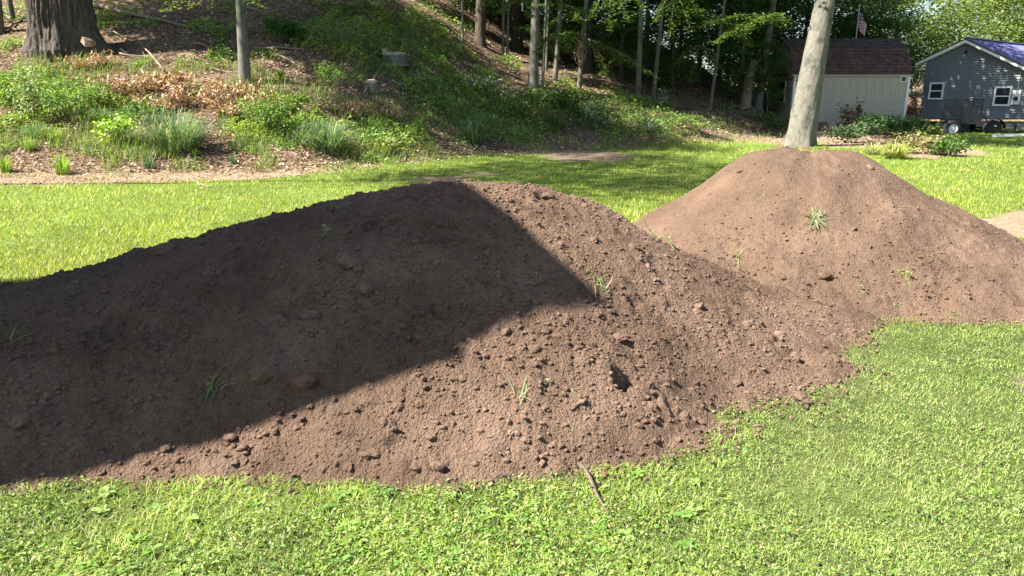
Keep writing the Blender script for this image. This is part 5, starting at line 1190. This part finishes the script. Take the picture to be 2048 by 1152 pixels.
def wheel(x, y, rimmat):
    w_ = empty('wheel_tmp', (0, 0, 0)); D.objects.remove(w_)
    Mx = Matrix.Translation(Vector((x, y, .33)) - tb) @ Matrix.Rotation(math.pi / 2, 4, 'X')
    m = MB().lathe([(.18, -.09), (.26, -.10), (.315, -.09), (.33, -.05), (.33, .05), (.315, .09), (.26, .10), (.18, .09)], 28, Mx); ty = m.obj('tyre', M_rubber, tr, True)
    m = MB().lathe([(.0, .075), (.06, .085), (.07, .05), (.14, .045), (.17, .08), (.19, .09), (.19, -.09), (.0, -.08)], 28, Mx); rm = m.obj('rim', rimmat, ty)
    m = MB()
    for k in range(5):
        a = k * 6.283 / 5; m.lathe([(0, .066), (.012, .066), (.012, .045)], 6, Mx @ Matrix.Translation((.105 * math.cos(a), .105 * math.sin(a), 0)))
    m.obj('lug_nuts', M_black, ty)
wx0 = P(1900, 256, ty0).x; wx1 = P(1984, 262, ty0).x
wheel(wx0, ty0 - .14, M_alu); wheel(wx1, ty0 + .0, M_black); wheel(wx0, ty1 + .14, M_alu); wheel(wx1, ty1 + .12, M_black)
for xx in (wx0, wx1): wobj(MB().tube([(xx, ty0 - .1, .33), (xx, ty1 + .1, .33)], .035, 8), 'axle', M_black, tr)
m = MB()
for k in range(9):
    a0 = math.pi * k / 9; a1 = math.pi * (k + 1) / 9; r_ = .40
    m.hexa([(wx1 + r_ * math.cos(a0), ty0 - .2, .33 + r_ * math.sin(a0) * .9), (wx1 + r_ * math.cos(a0), ty0 - .03, .33 + r_ * math.sin(a0) * .9), (wx1 + r_ * math.cos(a1), ty0 - .03, .33 + r_ * math.sin(a1) * .9), (wx1 + r_ * math.cos(a1), ty0 - .2, .33 + r_ * math.sin(a1) * .9),
            (wx1 + (r_ + .02) * math.cos(a0), ty0 - .2, .33 + (r_ + .02) * math.sin(a0) * .9), (wx1 + (r_ + .02) * math.cos(a0), ty0 - .03, .33 + (r_ + .02) * math.sin(a0) * .9), (wx1 + (r_ + .02) * math.cos(a1), ty0 - .03, .33 + (r_ + .02) * math.sin(a1) * .9), (wx1 + (r_ + .02) * math.cos(a1), ty0 - .2, .33 + (r_ + .02) * math.sin(a1) * .9)])
wobj(m, 'fender', M_black, tr)
wobj(MB().box((wx1 + .1, ty0 - .05, dz_ - .16), (.16, .04, .06)), 'tail_light', simple('pale_reflector', (.6, .6, .6), .3), tr)
c = P(1927, 250, 30.9); t = empty('storage_crate', (c.x, 31.0, 0), 'dark blue crate on the ground beside the front trailer wheel', 'crate')
m = MB().box((0, 0, .27), (.42, .34, .42)); m.obj('body', M_blue, t); MB().box((0, 0, .495), (.46, .38, .03)).obj('rim', M_blue, t); MB().box((0, -.19, .35), (.18, .02, .05)).obj('handle', M_black, t); MB().box((0, 0, .03), (.38, .3, .06)).obj('foot', M_blue, t)
a = G(1985, 275); b = G(2040, 266)
t = empty('gutter_pipe', a, 'white downspout pipe lying on the grass under the trailer', 'pipe'); e = Vector((b.x - a.x, -.2, .16)); MB().bar((0, 0, .05), e, .10, .08).obj('pipe', M_white, t); MB().bar(e, e + Vector((.25, 0, .12)), .11, .09).obj('elbow', M_white, t)

# ------------------------------------------------------------------ flag
fb = P(1713, 66, 39); gz = float(zt(fb.x, 39))
t = empty('flagpole', (fb.x, 39, gz), 'thin flagpole with a drooping stars and stripes flag above the shed roof', 'flagpole')
H_ = P(1713, 12, 39).z - gz; MB().tube([(0, 0, 0), (0, 0, H_)], [.035, .02], 10).obj('pole', simple('pale_pole', (.5, .5, .5), .4), t, True)
MB().lathe([(0, H_ + .07), (.04, H_ + .04), (.045, H_), (0, H_ - .02)], 10).obj('finial', M_alu, t, True)
mr, mw, mb_ = simple('flag_red', (.45, .03, .05), .8, var=.1), simple('flag_white', (.7, .7, .7), .8, var=.05), simple('flag_blue', (.03, .045, .2), .8, var=.1)
m = MB(); nu, nv = 18, 13; fl, fh = 1.15, .78; zt0 = P(1713, 24, 39).z - gz
def fp(u, v_, off=0):                               # drooping folded cloth
    x = fl * u * .36 + .05 * math.sin(u * 9 + v_) ; z_ = zt0 - v_ * fh * (1 - .15 * u) - u * u * fl * .62 - u * .12; y_ = .10 * math.sin(u * 14 + v_ * 2) * u ** .5 + off; return Vector((.03 + x, y_, z_))
for i in range(nu):
    for j in range(nv):
        m.mi = 2 if (i < 7 and j < 7) else (0 if j % 2 == 0 else 1)
        m.add([fp(i / nu, j / nv), fp((i + 1) / nu, j / nv), fp((i + 1) / nu, (j + 1) / nv), fp(i / nu, (j + 1) / nv)], [(0, 1, 2, 3)])
fo = m.obj('flag', [mr, mw, mb_], t); m = MB()
for j in range(9):
    for i in range(6 if j % 2 == 0 else 5):
        u = (.5 + i + (0 if j % 2 == 0 else .5)) / 6.2 * 7 / nu; v_ = (.6 + j * .9) / 9.2 * 7 / nv; c = fp(u, v_, -.006); q = []
        for k in range(10): a = k * .6283; r_ = .020 if k % 2 == 0 else .009; q.append(c + Vector((r_ * math.sin(a) * .6, 0, r_ * math.cos(a))))
        m.add(q, [tuple(range(10))])
m.obj('stars', mw, fo)['kind'] = 'stuff'

# ------------------------------------------------------------------ outbuilding left of the frame whose shadow falls on the near pile
hb = Vector((-4.6, 2.0, 0)); ob = empty('outbuilding', hb, 'small grey outbuilding just left of the frame that shades the near pile', 'outbuilding')
M_ob = simple('weathered_grey_boards', (.35, .34, .32), .8, var=.1)
OX, OY, OH = -3.2, 3.4, 5.86
MB().box((OX / 2, OY / 2, OH / 2), (-OX, OY, OH)).obj('wall', M_ob, ob)
MB().hexa([(OX, .06, OH), (-.03, .06, OH), (-.03, OY, OH), (OX, OY, OH), (OX, .34, OH + .97), (-.03, .34, OH + .97), (-.03, OY, OH - .2), (OX, OY, OH - .2)]).obj('upper_wall', M_ob, ob)
MB().slab([(OX - .1, .36, OH + .97), (.0, .36, OH + .97), (.0, OY + .05, OH - .2), (OX - .1, OY + .05, OH - .2)], (0, 0, 1), .10).obj('roof', M_shingle, ob)
MB().box((.03, OY * .4, 1.05), (.06, .95, 2.1)).obj('door', M_white, ob)
um = {}
for o in SC.objects:
    if o.type == 'MESH': um[o.data.name] = sum(len(p.vertices) - 2 for p in o.data.polygons)
print('tris', sum(um.values()), sorted(um.items(), key=lambda q: -q[1])[:14])
